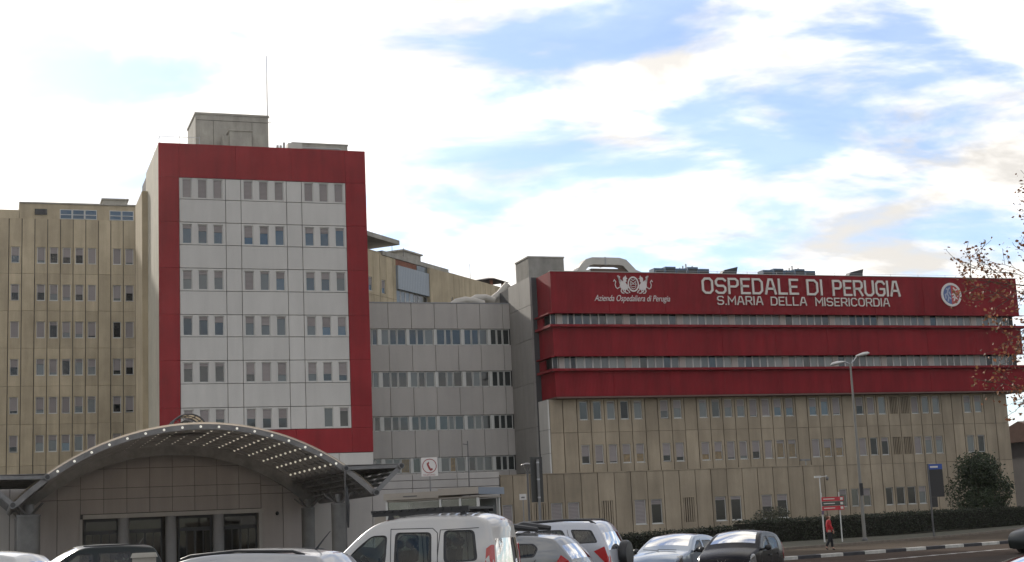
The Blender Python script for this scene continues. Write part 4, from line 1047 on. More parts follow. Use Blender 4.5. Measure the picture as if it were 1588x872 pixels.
    for sx in S['seats']:
        for sy in (-.36, .36):
            b = MB().box(sx-.05, sx+.42, sy-.22, sy+.22, fl_, fl_+.32)
            b.add([(sx-.10, sy-.21, fl_+.3), (sx+.04, sy-.21, fl_+.3), (sx-.10, sy-.2, fl_+.88), (sx-.22, sy-.18, fl_+.88), (sx-.10, sy+.21, fl_+.3), (sx+.04, sy+.21, fl_+.3), (sx-.10, sy+.2, fl_+.88), (sx-.22, sy+.18, fl_+.88)], [(0, 1, 2, 3), (4, 7, 6, 5), (0, 4, 5, 1), (1, 5, 6, 2), (2, 6, 7, 3), (3, 7, 4, 0)])
            st = b.build('seat', SEATM, t)
            MB().lathe([(.02, -.14), (.085, -.12), (.095, 0), (.085, .12), (.02, .14)], 10, 'y', (sx-.19, sy, fl_+1.0)).bar((sx-.18, sy, fl_+.85), (sx-.18, sy, fl_+.98), .03).build('headrest', SEATM, st, smooth=True)
    b = MB(); n = 18
    b.tube([(S['dash']-.18+.06*cos(2*pi*i/n), .36+.18*sin(2*pi*i/n), zbelt-.04+.17*cos(2*pi*i/n)) for i in range(n+1)], .016, 6, False).build('steering_wheel', BLACK, t, smooth=True)
    # wheels
    wr = S.get('wr', .31)
    ty = cached(('tyre', wr), lambda: MB().lathe([(wr*.62, -.09), (wr*.93, -.095), (wr, -.06), (wr, .06), (wr*.93, .095), (wr*.62, .09)], 24, 'y').mesh('tyre', True))
    def rimf():
        b = MB().lathe([(wr*.60, .05), (wr*.64, .085), (wr*.58, .088), (wr*.55, .03)], 24, 'y').lathe([(.05, .06), (.06, .075), (.03, .08)], 12, 'y')
        for q in range(7): a_ = 2*pi*q/7; b.bar((.04*cos(a_), .065, .04*sin(a_)), (wr*.58*cos(a_), .07, wr*.58*sin(a_)), .05, .02)
        return b.mesh('rim')
    rm_ = cached(('rim', wr), rimf)
    for xw in S['wx']:
        for s in (1, -1):
            o = obj('wheel', ty, TYRE, t, (xw, s*(W-.13), wr), 0 if s > 0 else pi); obj('rim', rm_, RIM, o)
    MB().box(-L2+.15, L2-.15, -W+.26, W-.26, zs_-.05, fl_-.07).build('underbody', BLACK, t)
    # mirrors, handles, lamps
    mx_, mz = S['mirror']
    for s in (1, -1):
        b = MB(); y0 = hw(mx_, mz)
        vs_ = []
        for (dx, w0, h0) in ((.06, .03, .04), (.03, .085, .075), (-.05, .09, .08)):
            for k in range(10): a_ = 2*pi*k/10; vs_.append((mx_+dx, s*(y0+.13+w0*cos(a_)), mz+.05+h0*sin(a_)))
        b.add(vs_, [(i*10+k, i*10+(k+1) % 10, (i+1)*10+(k+1) % 10, (i+1)*10+k) for i in range(2) for k in range(10)] + [tuple(range(10)), tuple(range(20, 30))])
        b.bar((mx_, s*(y0-.02), mz), (mx_, s*(y0+.08), mz+.03), .05); b.build('mirror', S.get('mirmat', BLACK), t, smooth=50)
        for dx, dz in S.get('handles', []):
            yy = hw(dx, dz); MB().box(dx-.09, dx+.09, min(s*yy, s*(yy+.03)), max(s*yy, s*(yy+.03)), dz-.018, dz+.018).build('door_handle', S.get('hmat', BLACK), t)
        for (pts, m_, nm) in S.get('lamps', []):                     # outline on the side (x,z), wraps over the corner
            b = MB(); n = len(pts); inset = .40
            xe = max(p[0] for p in pts) if nm == 'headlight' else min(p[0] for p in pts)
            xa, xb = min(p[0] for p in pts), max(p[0] for p in pts); q_ = (lambda x: (x-xa)/(xb-xa)*(R_+.012)) if nm == 'headlight' else (lambda x: -(xb-x)/(xb-xa)*(R_+.012))
            b.v = [(x+q_(x)*.4, s*(hw(x, z)+.012), z) for x, z in pts]
            ctr = (sum(p[0] for p in pts)/n, sum(p[1] for p in pts)/n)
            off = .02 if nm == 'headlight' else -.012
            b.v += [(x+q_(x)*.8+off, s*(hw(x, z)-S.get('lwrap', .22)), z) for x, z in pts]
            b.f = [tuple(range(n)), tuple(range(n, 2*n))] + [(i, (i+1) % n, n+(i+1) % n, n+i) for i in range(n)]
            b.build(nm, m_, t, smooth=30)
    for ln in S.get('seams', []):                                    # door gaps
        for s in (1, -1):
            b = MB(); pts = [(p[0], p[1], None) for p in ln]; pts = resample(pts, .12)
            for i in range(len(pts)-1):
                (x0, z0, _), (x1, z1, _) = pts[i], pts[i+1]
                b.bar((x0, s*(hw(x0, z0)-.002), z0), (x1, s*(hw(x1, z1)-.002), z1), .012, .012)
            b.build('door_gap', BLACK, t)
    t['_hw'] = 0; del t['_hw']
    return t, hw
def wiper(t, p, q): MB().bar(p, q, .022, .015).build('wiper', BLACK, t)

# outlines run over the top from the front sill to the rear sill
VAN = dict(L=4.0, W=1.67, H=1.80, belt=1.02, tumble=.11, r=.08, wr=.31, wx=(1.33, -1.30), dash=.75, seats=(.15, -.75), mirror=(.78, 1.05), wcorner=.09, rtaper=.05,
  outline=[(1.86, .25, 'f'), (1.92, .45, 'f'), (1.88, .68, 'f'), (1.76, .82, 'h'), (1.06, .98, 'h'), (.98, 1.0, 'windshield'), (.36, 1.55, 'roof'), (.05, 1.68, 'roof'), (-.6, 1.73, 'roof'), (-1.55, 1.70, 'roof'), (-1.80, 1.63, 'roof'), (-1.83, 1.55, 'rear_glass'), (-1.89, 1.02, 'tail'), (-1.91, .6, 'tail'), (-1.90, .25, 'tail')],
  windows=[[(.86, 1.0), (.02, .98), (-.02, 1.50), (.28, 1.50), (.55, 1.30)], [(-.14, .95), (-.84, .95), (-.84, 1.52), (-.16, 1.54)], [(-1.06, .98), (-1.68, 1.0), (-1.62, 1.53), (-1.06, 1.54)]],
  seams=[[(-.08, .3), (-.08, 1.6)], [(-.08, 1.6), (-.86, 1.585), (-.95, 1.5), (-.95, .3)], [(.92, .3), (.92, .95)], [(-.95, 1.1), (-1.0, 1.55), (-1.7, 1.56)]],
  lamps=[([(-1.78, .70), (-1.90, .70), (-1.885, 1.26), (-1.82, 1.20)], REDL, 'tail_light'), ([(1.62, .68), (1.9, .66), (1.84, .82), (1.66, .86)], CLEARL, 'headlight')], handles=[(.10, .88), (-.82, .88)], lwrap=.04)
HATCH = dict(L=3.85, W=1.66, H=1.44, belt=.92, tumble=.20, r=.07, wr=.30, wx=(1.22, -1.22), dash=.72, seats=(.1, -.72), mirror=(.62, .95), wcorner=.06, rtaper=.12,
  outline=[(1.80, .22, 'f'), (1.86, .42, 'f'), (1.82, .60, 'f'), (1.66, .74, 'h'), (.98, .88, 'h'), (.90, .90, 'windshield'), (.18, 1.30, 'roof'), (-.2, 1.37, 'roof'), (-.9, 1.35, 'roof'), (-1.34, 1.28, 'roof'), (-1.42, 1.25, 'rear_glass'), (-1.70, .92, 'tail'), (-1.80, .70, 'tail'), (-1.83, .45, 'tail'), (-1.80, .22, 'tail')],
  windows=[[(.72, .92), (-.10, .92), (-.14, 1.27), (.12, 1.27), (.45, 1.10)], [(-.22, .92), (-1.02, .95), (-1.10, 1.14), (-.98, 1.25), (-.26, 1.27)]],
  seams=[[(-.16, .26), (-.16, 1.3)], [(-1.05, .9), (-.86, .6), (-.86, .26)], [(.84, .3), (.84, .88)]],
  lamps=[([(-1.48, .78), (-1.80, .66), (-1.74, .86), (-1.60, .98)], REDL, 'tail_light'), ([(1.44, .62), (1.84, .52), (1.74, .66), (1.50, .78)], CLEARL, 'headlight')], handles=[(0, .80), (-.9, .82)])
def variant(base, **k): d = dict(base); d.update(k); return d
def scale_spec(S, kx=1, ky=1, kz=1):
    d = dict(S)
    d['L'] *= kx; d['W'] *= ky; d['H'] *= kz; d['belt'] *= kz
    d['outline'] = [(x*kx, z*kz, t) for x, z, t in S['outline']]
    for q in ('windows', 'seams'): d[q] = [[(x*kx, z*kz) for x, z in h] for h in S[q]]
    d['lamps'] = [([(x*kx, z*kz) for x, z in p], m, n) for p, m, n in S['lamps']]
    d['handles'] = [(x*kx, z*kz) for x, z in S['handles']]; d['wx'] = tuple(x*kx for x in S['wx']); d['dash'] *= kx
    d['seats'] = tuple(x*kx for x in S['seats']); d['mirror'] = (S['mirror'][0]*kx, S['mirror'][1]*kz)
    return d
P_WHITE = paint('paint_white', (.56, .55, .52), 0, .35)
P_WARMW = paint('paint_van_white', (.50, .48, .45), 0.0, .38)
P_SILV = paint('paint_silver', (.36, .36, .36), .55, .35)
P_BLUES = paint('paint_blue_silver', (.22, .27, .34), .5, .3)
P_BLACK = mat('paint_black', (.007, .006, .008), .25, spec=.18)
P_DGREY = mat('paint_dark_green_grey', (.012, .017, .016), .28, spec=.25)
P_GREY = paint('paint_grey', (.20, .205, .205), .4, .35)
P_SUV = paint('paint_suv_white', (.46, .47, .50), .2, .35)
# white van with a slatted roof rack
van, hw = car('delivery_van', 'white glazed van with black roof rack nearest the middle', (-2.18, 27.0), 163.5, VAN, P_WARMW, 'van')
for s in (1, -1):
    o = MB().bar((.30, s*.66, 1.875), (-1.52, s*.70, 1.90), .04, .10).build('rack_rail', BLACK, van)
for x, z in ((-.05, 1.80), (-1.40, 1.83)):
    for s in (1, -1): MB().add([(x-.06, s*.66-.03, z-.04), (x+.06, s*.66-.03, z-.04), (x+.03, s*.66-.02, z+.06), (x-.03, s*.66-.02, z+.06), (x-.06, s*.66+.03, z-.04), (x+.06, s*.66+.03, z-.04), (x+.03, s*.66+.02, z+.06), (x-.03, s*.66+.02, z+.06)], [(0, 1, 2, 3), (4, 7, 6, 5), (0, 4, 5, 1), (1, 5, 6, 2), (2, 6, 7, 3), (3, 7, 4, 0)]).build('rack_foot', BLACK, van)
for i in range(12):
    x = .26 - i*.158; MB().bar((x, -.73, 1.915), (x, .73, 1.915), .085, .035).build('rack_slat', BLACK, van)
MB().box(-1.915, -1.88, -.12, .12, 1.655, 1.70).build('brake_light', REDL, van)
wiper(van, (-1.99, -.05, 1.02), (-1.94, .28, 1.30)); MB().lathe([(.05, -.04), (.05, .03), (.02, .05)], 10, 'x', (-1.96, -.05, 1.02)).build('wiper_boss', BLACK, van)
# silver estate in front
EST = scale_spec(HATCH, 1.17, 1.06, 1.0); EST['H'] = 1.44
EST['outline'] = [(2.12, .22, 'f'), (2.18, .42, 'f'), (2.12, .62, 'f'), (1.9, .74, 'h'), (1.10, .88, 'h'), (1.0, .90, 'windshield'), (.25, 1.31, 'roof'), (-.3, 1.385, 'roof'), (-1.1, 1.37, 'roof'), (-1.78, 1.30, 'roof'), (-1.86, 1.27, 'rear_glass'), (-2.06, .92, 'tail'), (-2.14, .70, 'tail'), (-2.15, .45, 'tail'), (-2.12, .22, 'tail')]
EST['windows'] = [[(.82, .92), (-.10, .92), (-.14, 1.29), (.16, 1.29), (.5, 1.12)], [(-.22, .92), (-1.02, .93), (-1.06, 1.29), (-.26, 1.30)], [(-1.14, .94), (-1.74, .98), (-1.70, 1.22), (-1.16, 1.29)]]
EST['lamps'] = [([(-1.94, .72), (-2.14, .66), (-2.08, .96), (-1.98, 1.04)], REDL, 'tail_light'), ([(1.74, .62), (2.14, .52), (2.04, .66), (1.80, .78)], CLEARL, 'headlight')]
EST = scale_spec(EST, 1, 1, .925); EST['L'] = 4.45; EST['glass'] = CARGD
est, hw = car('estate_car', 'silver estate car with roof rails and aerial in the left foreground', (-4.55, 22.0), 168, EST, P_SILV)
for s in (1, -1):
    MB().tube([(.25, s*.60, 1.285), (.1, s*.60, 1.335), (-.6, s*.61, 1.375), (-1.45, s*.60, 1.34), (-1.62, s*.60, 1.285)], .022, 8).build('roof_rail', BLACK, est, smooth=True)
MB().tube([(-1.55, -.0, 1.32), (-1.66, 0, 1.45), (-1.80, .0, 1.60)], [.02, .012, .006], 6).build('aerial', BLACK, est)
MB().box(-1.90, -1.84, -.14, .14, 1.265, 1.295).build('brake_light', REDL, est)
# dark small car, left
PAN = scale_spec(HATCH, .92, .96, 1.06); PAN['outline'] = [(1.66, .22, 'f'), (1.72, .42, 'f'), (1.68, .64, 'f'), (1.54, .84, 'h'), (1.08, .95, 'h'), (1.02, .98, 'windshield'), (.42, 1.38, 'roof'), (.1, 1.455, 'roof'), (-.8, 1.45, 'roof'), (-1.38, 1.40, 'roof'), (-1.44, 1.36, 'rear_glass'), (-1.62, .98, 'tail'), (-1.68, .70, 'tail'), (-1.69, .45, 'tail'), (-1.66, .22, 'tail')]
PAN['windows'] = [[(.86, .98), (.02, .98), (.0, 1.37), (.36, 1.37), (.62, 1.2)], [(-.08, .98), (-.86, .98), (-.88, 1.38), (-.10, 1.38)], [(-.95, 1.0), (-1.38, 1.04), (-1.34, 1.32), (-.97, 1.37)]]; PAN['H'] = 1.53; PAN['belt'] = .98; PAN['tumble'] = .12
pan, hw = car('small_car', 'dark grey boxy small car parked at the left behind the concrete pillar', (-10.5, 36.0), 207, PAN, P_DGREY)
for s in (1, -1): MB().bar((.2, s*.56, 1.545), (-1.2, s*.56, 1.54), .03, .03).build('roof_rail', BLACK, pan)
MB().tube([(-1.2, .1, 1.53), (-1.32, .1, 1.70)], [.012, .006], 6).build('aerial', BLACK, pan)
# white hatch at the left edge
wh, hw = car('hatchback_car', 'white hatchback cut off by the left edge of the picture', (-13.25, 36.0), 168, scale_spec(HATCH, 1.05, 1.03, 1.035), P_WHITE)
# silver hatch behind the van
sh_, hw = car('hatchback_car', 'silver hatchback between the white van and the white off-roader', (-.45, 33.2), 159, scale_spec(HATCH, 1.0, 1, .965), P_GREY)
MB().bar((-.55, -.62, 1.42), (-.55, .62, 1.42), .05, .03).bar((.15, -.6, 1.41), (.15, .6, 1.41), .05, .03).build('roof_bar', BLACK, sh_)
MB().tube([(-1.0, -.35, 1.52), (-.4, -.3, 1.60), (.1, -.35, 1.50), (.5, -.35, 1.54)], [.05, .10, .07, .05], 8).tube([(-.9, .2, 1.50), (-.3, .2, 1.58), (.4, .25, 1.50)], [.05, .08, .05], 8).build('ski_carrier', BLACK, sh_, smooth=True)
# white off-roader with spare wheel
SUV = variant(VAN, L=3.95, W=1.70, H=1.68, belt=1.05, tumble=.16, wr=.35, wx=(1.25, -1.30), wcorner=.06, rtaper=.06,
  outline=[(1.80, .35, 'f'), (1.88, .55, 'f'), (1.84, .80, 'f'), (1.70, .95, 'h'), (.88, 1.04, 'h'), (.80, 1.06, 'windshield'), (.22, 1.52, 'roof'), (-.1, 1.60, 'roof'), (-.8, 1.60, 'roof'), (-1.50, 1.56, 'roof'), (-1.60, 1.52, 'rear_glass'), (-1.80, 1.08, 'tail'), (-1.86, .8, 'tail'), (-1.86, .5, 'tail'), (-1.84, .35, 'tail')],
  windows=[[(.70, 1.06), (.0, 1.06), (-.02, 1.50), (.16, 1.50), (.46, 1.28)], [(-.10, 1.06), (-.80, 1.06), (-.92, 1.30), (-.80, 1.50), (-.12, 1.51)], [(-1.14, 1.16), (-1.68, 1.17), (-1.52, 1.47), (-1.00, 1.50)]],
  seams=[[(-.05, .4), (-.05, 1.54)], [(-.92, 1.5), (-1.0, 1.2), (-.9, .8)], [(.78, .4), (.78, 1.0)]],
  lamps=[([(-1.58, .98), (-1.88, .62), (-1.86, .84), (-1.80, 1.08)], REDL, 'tail_light'), ([(1.5, .8), (1.86, .7), (1.78, .86), (1.56, .95)], CLEARL, 'headlight')], handles=[(.08, .94), (-.85, .96)], lwrap=.10, glass=CARGD)
suv, hw = car('off_road_car', 'white off-road car with black roof rails and spare wheel on its tail', (.42, 36.2), 160, SUV, P_SUV, 'car')
for s in (1, -1): MB().tube([(.35, s*.58, 1.62), (.2, s*.58, 1.70), (-.8, s*.60, 1.725), (-1.42, s*.59, 1.70), (-1.58, s*.59, 1.60)], .03, 8).build('roof_rail', BLACK, suv, smooth=True)
o = MB().lathe([(.2, 0), (.33, -.01), (.35, -.06), (.35, -.15), (.32, -.2), (.1, -.21)], 24, 'x', (-1.98, -.1, .85)).build('spare_wheel', BLACK, suv, smooth=True)
# blue-silver hatch and black city car facing us
C2 = scale_spec(HATCH, 1.03, 1.03, .965)
cs, hw = car('hatchback_car', 'blue silver hatchback facing the camera left of the black car', (4.45, 44.3), 243, C2, P_BLUES)
MB().box(1.955, 1.985, -.42, .42, .56, .62).build('grille_bar', CHROME, cs); MB().lathe([(.06, 0), (.06, .03), (.02, .035)], 14, 'x', (1.96, 0, .60)).build('badge', CHROME, cs)
CY = scale_spec(HATCH, .89, .98, 1.035); CY['outline'] = [(1.58, .22, 'f'), (1.64, .42, 'f'), (1.60, .64, 'f'), (1.46, .80, 'h'), (.98, .93, 'h'), (.90, .95, 'windshield'), (.28, 1.33, 'roof'), (-.1, 1.40, 'roof'), (-.8, 1.37, 'roof'), (-1.22, 1.30, 'roof'), (-1.30, 1.26, 'rear_glass'), (-1.52, .95, 'tail'), (-1.60, .70, 'tail'), (-1.62, .45, 'tail'), (-1.6, .22, 'tail')]
CY['lamps'] = [([(-1.40, .80), (-1.62, .66), (-1.56, .96), (-1.46, 1.12)], REDL, 'tail_light'), ([(1.16, .66), (1.62, .54), (1.50, .72), (1.22, .86)], CLEARL, 'headlight')]
cy, hw = car('city_car', 'black city car facing the camera at the right end of the parked row', (5.95, 41.2), 244, CY, P_BLACK)
b = MB(); stroke(b, [(-.11, .06), (-.05, -.05), (0, .03), (.05, -.05), (.11, .06)], .022, -.02, 0); o = b.build('badge', CHROME, cy, (1.71, 0, .70), pi/2)
MB().tube([(.05, 0, 1.47), (-.02, 0, 1.55)], [.014, .007], 6).build('aerial', BLACK, cy)
for c_, x0 in ((cs, 1.0), (cy, .93)):
    wiper(c_, (x0+.04, .45, .985), (x0-.02, -.15, 1.02)); wiper(c_, (x0+.04, -.1, .985), (x0-.02, -.6, 1.02))
    MB().box(x0+.96, x0+.975, -.26, .26, .36, .47).build('number_plate', PLATE, c_)
def head_lamp(c_, x, y, z, rx, ry, rz_, yaw):
    for s in (1, -1):
        b = MB(); n = 12
        for i in range(1, 8):
            ph_ = pi*i/8
            for k in range(n): a_ = 2*pi*k/n; b.v.append((rx*cos(ph_), ry*sin(ph_)*cos(a_), rz_*sin(ph_)*sin(a_)))
        b.f = [(i*n+k, i*n+(k+1) % n, (i+1)*n+(k+1) % n, (i+1)*n+k) for i in range(6) for k in range(n)] + [tuple(range(n)), tuple(range(6*n, 7*n))]
        o = b.build('headlight', CLEARL, c_, (x, s*y, z), s*yaw, smooth=True); o.rotation_euler = (0, radians(28), -s*yaw)
head_lamp(cs, 1.62, .60, .69, .30, .17, .09, .7)
head_lamp(cy, 1.42, .57, .74, .30, .17, .10, .7)
# dark car on the road at the right edge, white car in the near corner
dk, hw = car('moving_car', 'dark car with pale headlight entering at the right edge of the road', (21.0, 58.6), 205, scale_spec(HATCH, 1.1, 1.05, 1.05), P_DGREY)
head_lamp(dk, 1.80, .62, .70, .28, .20, .11, .5)
wc_, hw = car('hatchback_car', 'white car corner in the bottom right corner of the picture', (3.95, 11.2), 184, scale_spec(HATCH, 1.05, 1.03, 1.0), P_WHITE)

# ------------------------------------------------------------------ street furniture
pl = thing('concrete_pillar', 'square beige concrete pillar in front of the dark small car', 'pillar', (-6.85, 27.0, G(-6.85, 27)), .2)
MB().box(-.2, .2, -.2, .2, 0, 1.30).build('shaft', CONC, pl); MB().add([(-.23, -.23, 1.30), (.23, -.23, 1.30), (.23, .23, 1.30), (-.23, .23, 1.30), (-.2, -.2, 1.38), (.2, -.2, 1.38), (.2, .2, 1.38), (-.2, .2, 1.38)], [(3, 2, 1, 0), (4, 5, 6, 7), (0, 1, 5, 4), (1, 2, 6, 5), (2, 3, 7, 6), (3, 0, 4, 7)]).build('cap', CONC, pl)
def lampz(x, y): return G(x, y)+.2
# double street lamp
x, y = 19.55, 86.0; lp = thing('street_lamp', 'tall two headed street lamp before the red block', 'street lamp', (x, y, lampz(x, y)))
MB().tube([(0, 0, 0), (0, 0, 1.3), (.0, 0, 10.3)], [.11, .10, .05], 12).build('pole', mat('lamp_pole', (.20, .19, .17), .5, metal=.4, var=.1), lp, smooth=True)
MB().lathe([(.17, 0), (.17, .12), (.12, .2)], 12).build('base', STEELD, lp)
MB().box(-.10, .10, -.2, -.06, 2.6, 3.3).build('control_box', BLACK, lp)
for s, dz, nm in ((-1, -.02, 0), (1, .28, 1)):
    MB().tube([(0, 0, 10.2), (s*.25, -.03, 10.33+dz*.4), (s*.4, -.05, 10.36+dz)], .035, 8).build('arm', GALV, lp)
    b = MB(); vs_ = []
    for t_, wv, hv in ((0, .05, .05), (.2, .13, .10), (.5, .18, .15), (.8, .15, .13), (.95, .04, .04)):
        for k in range(10): a_ = 2*pi*k/10; vs_.append((s*(.35+t_*.85), -.05+wv*cos(a_), 10.38+dz+t_*.30*s*.5+hv*sin(a_)*(.9 if sin(a_) > 0 else .6)))
    b.add(vs_, [(i*10+k, i*10+(k+1) % 10, (i+1)*10+(k+1) % 10, (i+1)*10+k) for i in range(4) for k in range(10)] + [tuple(range(10)), tuple(range(40, 50))])
    b.build('lamp_head', mat('lamp_head_grey', (.50, .49, .46), .45), lp, smooth=50)
# red direction sign
x, y = 17.75, 86.0; sg = thing('direction_sign', 'red and dark direction sign boards on two white posts behind the walker', 'sign', (x, y, lampz(x, y)), radians(8))
for s in (-.5, .55): MB().tube([(s, .05, 0), (s, .05, 2.85)], .04, 8).build('post', WHITE, sg)
SR, SG = mat('sign_red', (.42, .02, .03), .5), mat('sign_dark', (.05, .055, .045), .5)
for i, (m_, z) in enumerate(((SR, 2.36), (SG, 2.10), (SR, 1.84))):
    o = MB().box(-.52, .80, -.03, .0, z, z+.235).build('board', m_, sg)
    MB().box(-.42, .25, -.036, -.031, z+.10, z+.15).build('text_line', LETTER, o); MB().box(.58, .74, -.036, -.031, z+.05, z+.19).build('arrow', LETTER, o)
MB().box(-.56, -.44, -.05, .04, 1.62, 1.83).build('bracket', mat('sign_violet', (.12, .08, .12), .6), sg)
x, y = 17.55, 87.6; cc = thing('cctv_camera', 'white surveillance camera on a slim pole above the direction sign', 'camera', (x, y, lampz(x, y)))
MB().tube([(0, 0, 0), (0, 0, 3.75)], .035, 8).build('pole', WHITE, cc); MB().bar((-.15, 0, 3.78), (.45, 0, 3.85), .05).build('arm', WHITE, cc)
MB().box(-.3, .1, -.07, .07, 3.75, 3.87).build('housing', WHITE, cc); MB().lathe([(.09, 3.80), (.10, 3.70), (.07, 3.62), (.02, 3.58)], 12, c=(.45, 0, 0)).build('dome', STEEL, cc, smooth=True)
# dark board with blue head
x, y = 24.62, 90.0; db = thing('totem_sign', 'black board with blue heading on a dark post before the right facade', 'sign', (x, y, lampz(x, y)), radians(10))
MB().tube([(0, 0, 0), (0, 0, 4.35)], .06, 8).build('post', STEELD, db); MB().box(.02, .90, -.04, .04, 2.35, 4.0).build('board', mat('board_black', (.015, .012, .011), .5), db)
MB().box(.02, .90, -.045, .045, 4.0, 4.32).build('heading', mat('sign_blue', (.02, .06, .25), .5), db); MB().box(.02, .42, -.04, .04, 1.75, 2.345).build('lower_board', mat('board_black', (1, 1, 1)), db)
MB().box(.12, .62, -.05, -.046, 4.1, 4.2).build('text_line', LETTER, db)
# telephone sign
x, y = -4.28, 70.0; ts = thing('telephone_sign', 'white square sign with red handset in a ring above the kiosk', 'sign', (x, y, G(x, y)))
MB().tube([(0, .05, 0), (0, .05, 4.2)], .035, 8).build('post', STEEL, ts); MB().box(-.39, .39, -.015, .015, 4.1, 4.98).build('board', mat('sign_white', (.62, .59, .56), .5), ts)
TR = mat('phone_red', (.26, .03, .03), .6)
b = MB()
for i in range(28):
    a0, a1 = 2*pi*i/28, 2*pi*(i+1)/28; b.prism([(r_*cos(a_), 4.58+r_*sin(a_)) for a_, r_ in ((a0, .34), (a1, .34), (a1, .305), (a0, .305))], -.022, -.016)
b.build('ring', TR, ts)
b = MB(); b.prism([(-.13, 4.70), (-.03, 4.78), (.0, 4.72), (-.04, 4.66), (.06, 4.46), (.13, 4.48), (.16, 4.40), (.05, 4.34), (-.03, 4.42), (-.11, 4.60)], -.022, -.016); b.build('handset', TR, ts)
fm_ = fit_text(text_mesh('TELEFONO', .1, 0, .002), .58, .07); obj('text', fm_, TR, ts, (-.32, -.018, 4.13))
# kiosk / shelter
x, y = -1.92, 64.6; ks = thing('kiosk_shelter', 'beige roofed glass kiosk behind the white van', 'kiosk', (x, y, G(x, y)), radians(-24))
KB = mat('kiosk_beige', (.34, .30, .25), .7, var=.1); KG = glassmat('kiosk_glass', (.55, .58, .56), .06)
MB().box(-4.6, -1.85, -.1, 2.3, 2.98, 3.27).build('roof', KB, ks); MB().box(-1.80, .15, -.2, 2.4, 3.06, 3.36).build('roof', KB, ks)
MB().box(.155, .19, -.2, 2.4, 3.04, 3.34).build('fascia', mat('fascia_blue_grey', (.20, .23, .27), .6), ks); MB().box(-4.5, .1, .0, 2.2, 2.9, 2.975).build('ceiling', KB, ks)
for px_, py_ in ((-4.5, 0), (-1.82, 0), (-.85, 0), (.0, 0), (0, 2.1), (-4.5, 2.1)): MB().box(px_-.05, px_+.05, py_, py_+.1, 0, 2.9).build('post', WHITE, ks)
for a, b_ in ((-4.45, -1.87), (-1.77, -.9), (-.8, -.05)): MB().box(a, b_, .03, .05, .5, 2.88).build('pane', KG, ks)
MB().box(-4.4, -.1, 2.12, 2.15, .1, 2.88).build('back_panel', mat('kiosk_back', (.22, .23, .22), .7), ks)
MB().box(-3.6, -2.9, -.115, -.101, 3.08, 3.13).build('text_line', STEELD, ks)
MB().box(-5.6, -4.7, .8, 1.6, 0, 2.4).build('cabinet', KB, ks); MB().box(-5.7, -4.6, .7, 1.7, 2.4, 2.5).build('cabinet_roof', STEELD, ks)
# lantern, back of a big sign, small plate
x, y = .27, 60.0; ln_ = thing('lantern_post', 'dark lantern lamp post left of the dark sign back', 'street lamp', (x, y, G(x, y)))
MB().tube([(0, 0, 0), (0, 0, 3.75)], [.06, .04], 8).build('post', STEELD, ln_); MB().lathe([(.05, 3.75), (.09, 3.9), (.14, 4.08)], 10).build('glass', CLEARL, ln_); MB().lathe([(.26, 4.07), (.22, 4.11), (.05, 4.16)], 12).build('hood', STEELD, ln_)
x, y = .62, 58.0; bs = thing('sign_back', 'dark back of a tall road sign on a banded post beside the lantern', 'sign', (x, y, G(x, y)), radians(35))
MB().tube([(0, -.1, 0), (0, -.1, 4.2)], .055, 10).build('post', STEEL, bs); MB().box(-.28, .28, -.02, .02, 2.55, 4.3).build('board', mat('sign_back_dark', (.04, .04, .036), .6), bs)
for z in (2.7, 3.4, 4.05): MB().lathe([(.062, z), (.062, z+.06)], 10, c=(0, -.1, 0)).build('clamp', GALV, bs)
x, y = .05, 60.5; sp = thing('small_sign', 'small white plate on a thin post left of the lantern', 'sign', (x, y, G(x, y)))
MB().tube([(0, .03, 0), (0, .03, 2.9)], .025, 6).build('post', STEEL, sp); MB().box(-.14, .14, -.01, .01, 2.68, 2.92).build('plate', mat('sign_white', (1, 1, 1)), sp); MB().box(-.07, .07, -.014, -.011, 2.75, 2.81).build('text_line', STEEL, sp)
x, y = -2.72, 78.0; tp = thing('slim_pole', 'slim dark pole rising in front of the link windows', 'pole', (x, y, G(x, y)))
MB().tube([(0, 0, 0), (0, 0, 6.15)], [.05, .03], 6).build('pole', STEELD, tp); MB().bar((0, 0, 5.95), (-.25, 0, 6.0), .04).build('arm', STEELD, tp)
x, y = -8.75, 74.0; fp = thing('furled_banner_pole', 'dark pole with a narrow furled banner by the right canopy column', 'pole', (x, y, G(x, y)))
MB().tube([(0, 0, 0), (0, 0, 4.75)], .04, 6).build('pole', STEELD, fp); MB().tube([(.1, 0, 1.9), (.1, 0, 3.0), (.07, 0, 3.9)], [.05, .11, .05], 6).build('banner', BLACK, fp)
# far house at the right edge
fh = thing('far_house', 'distant striped grey building past the right end of the red block', 'building', (51.0, 138.0, 0), radians(22))
FH = mat('far_grey', (.20, .19, .18), .9, var=.15); boxo('wall', FH, fh, 0, 18, .1, 12, 0, 7.6)
for i in range(11): boxo('cladding_board', mat('far_board', (.25, .24, .23), .8, rnd=.1), fh, 0, 18, 0, .098, .1+i*.68, .1+i*.68+.56)
MB().add([(-.5, -.4, 7.6), (18.5, -.4, 7.6), (18.5, 12.4, 7.6), (-.5, 12.4, 7.6), (-.5, 6, 9.6), (18.5, 6, 9.6)], [(0, 1, 5, 4), (2, 3, 4, 5), (0, 4, 3), (1, 2, 5), (3, 2, 1, 0)]).build('roof', mat('far_tile', (.17, .10, .075), .9, var=.2, vscale=2), fh)

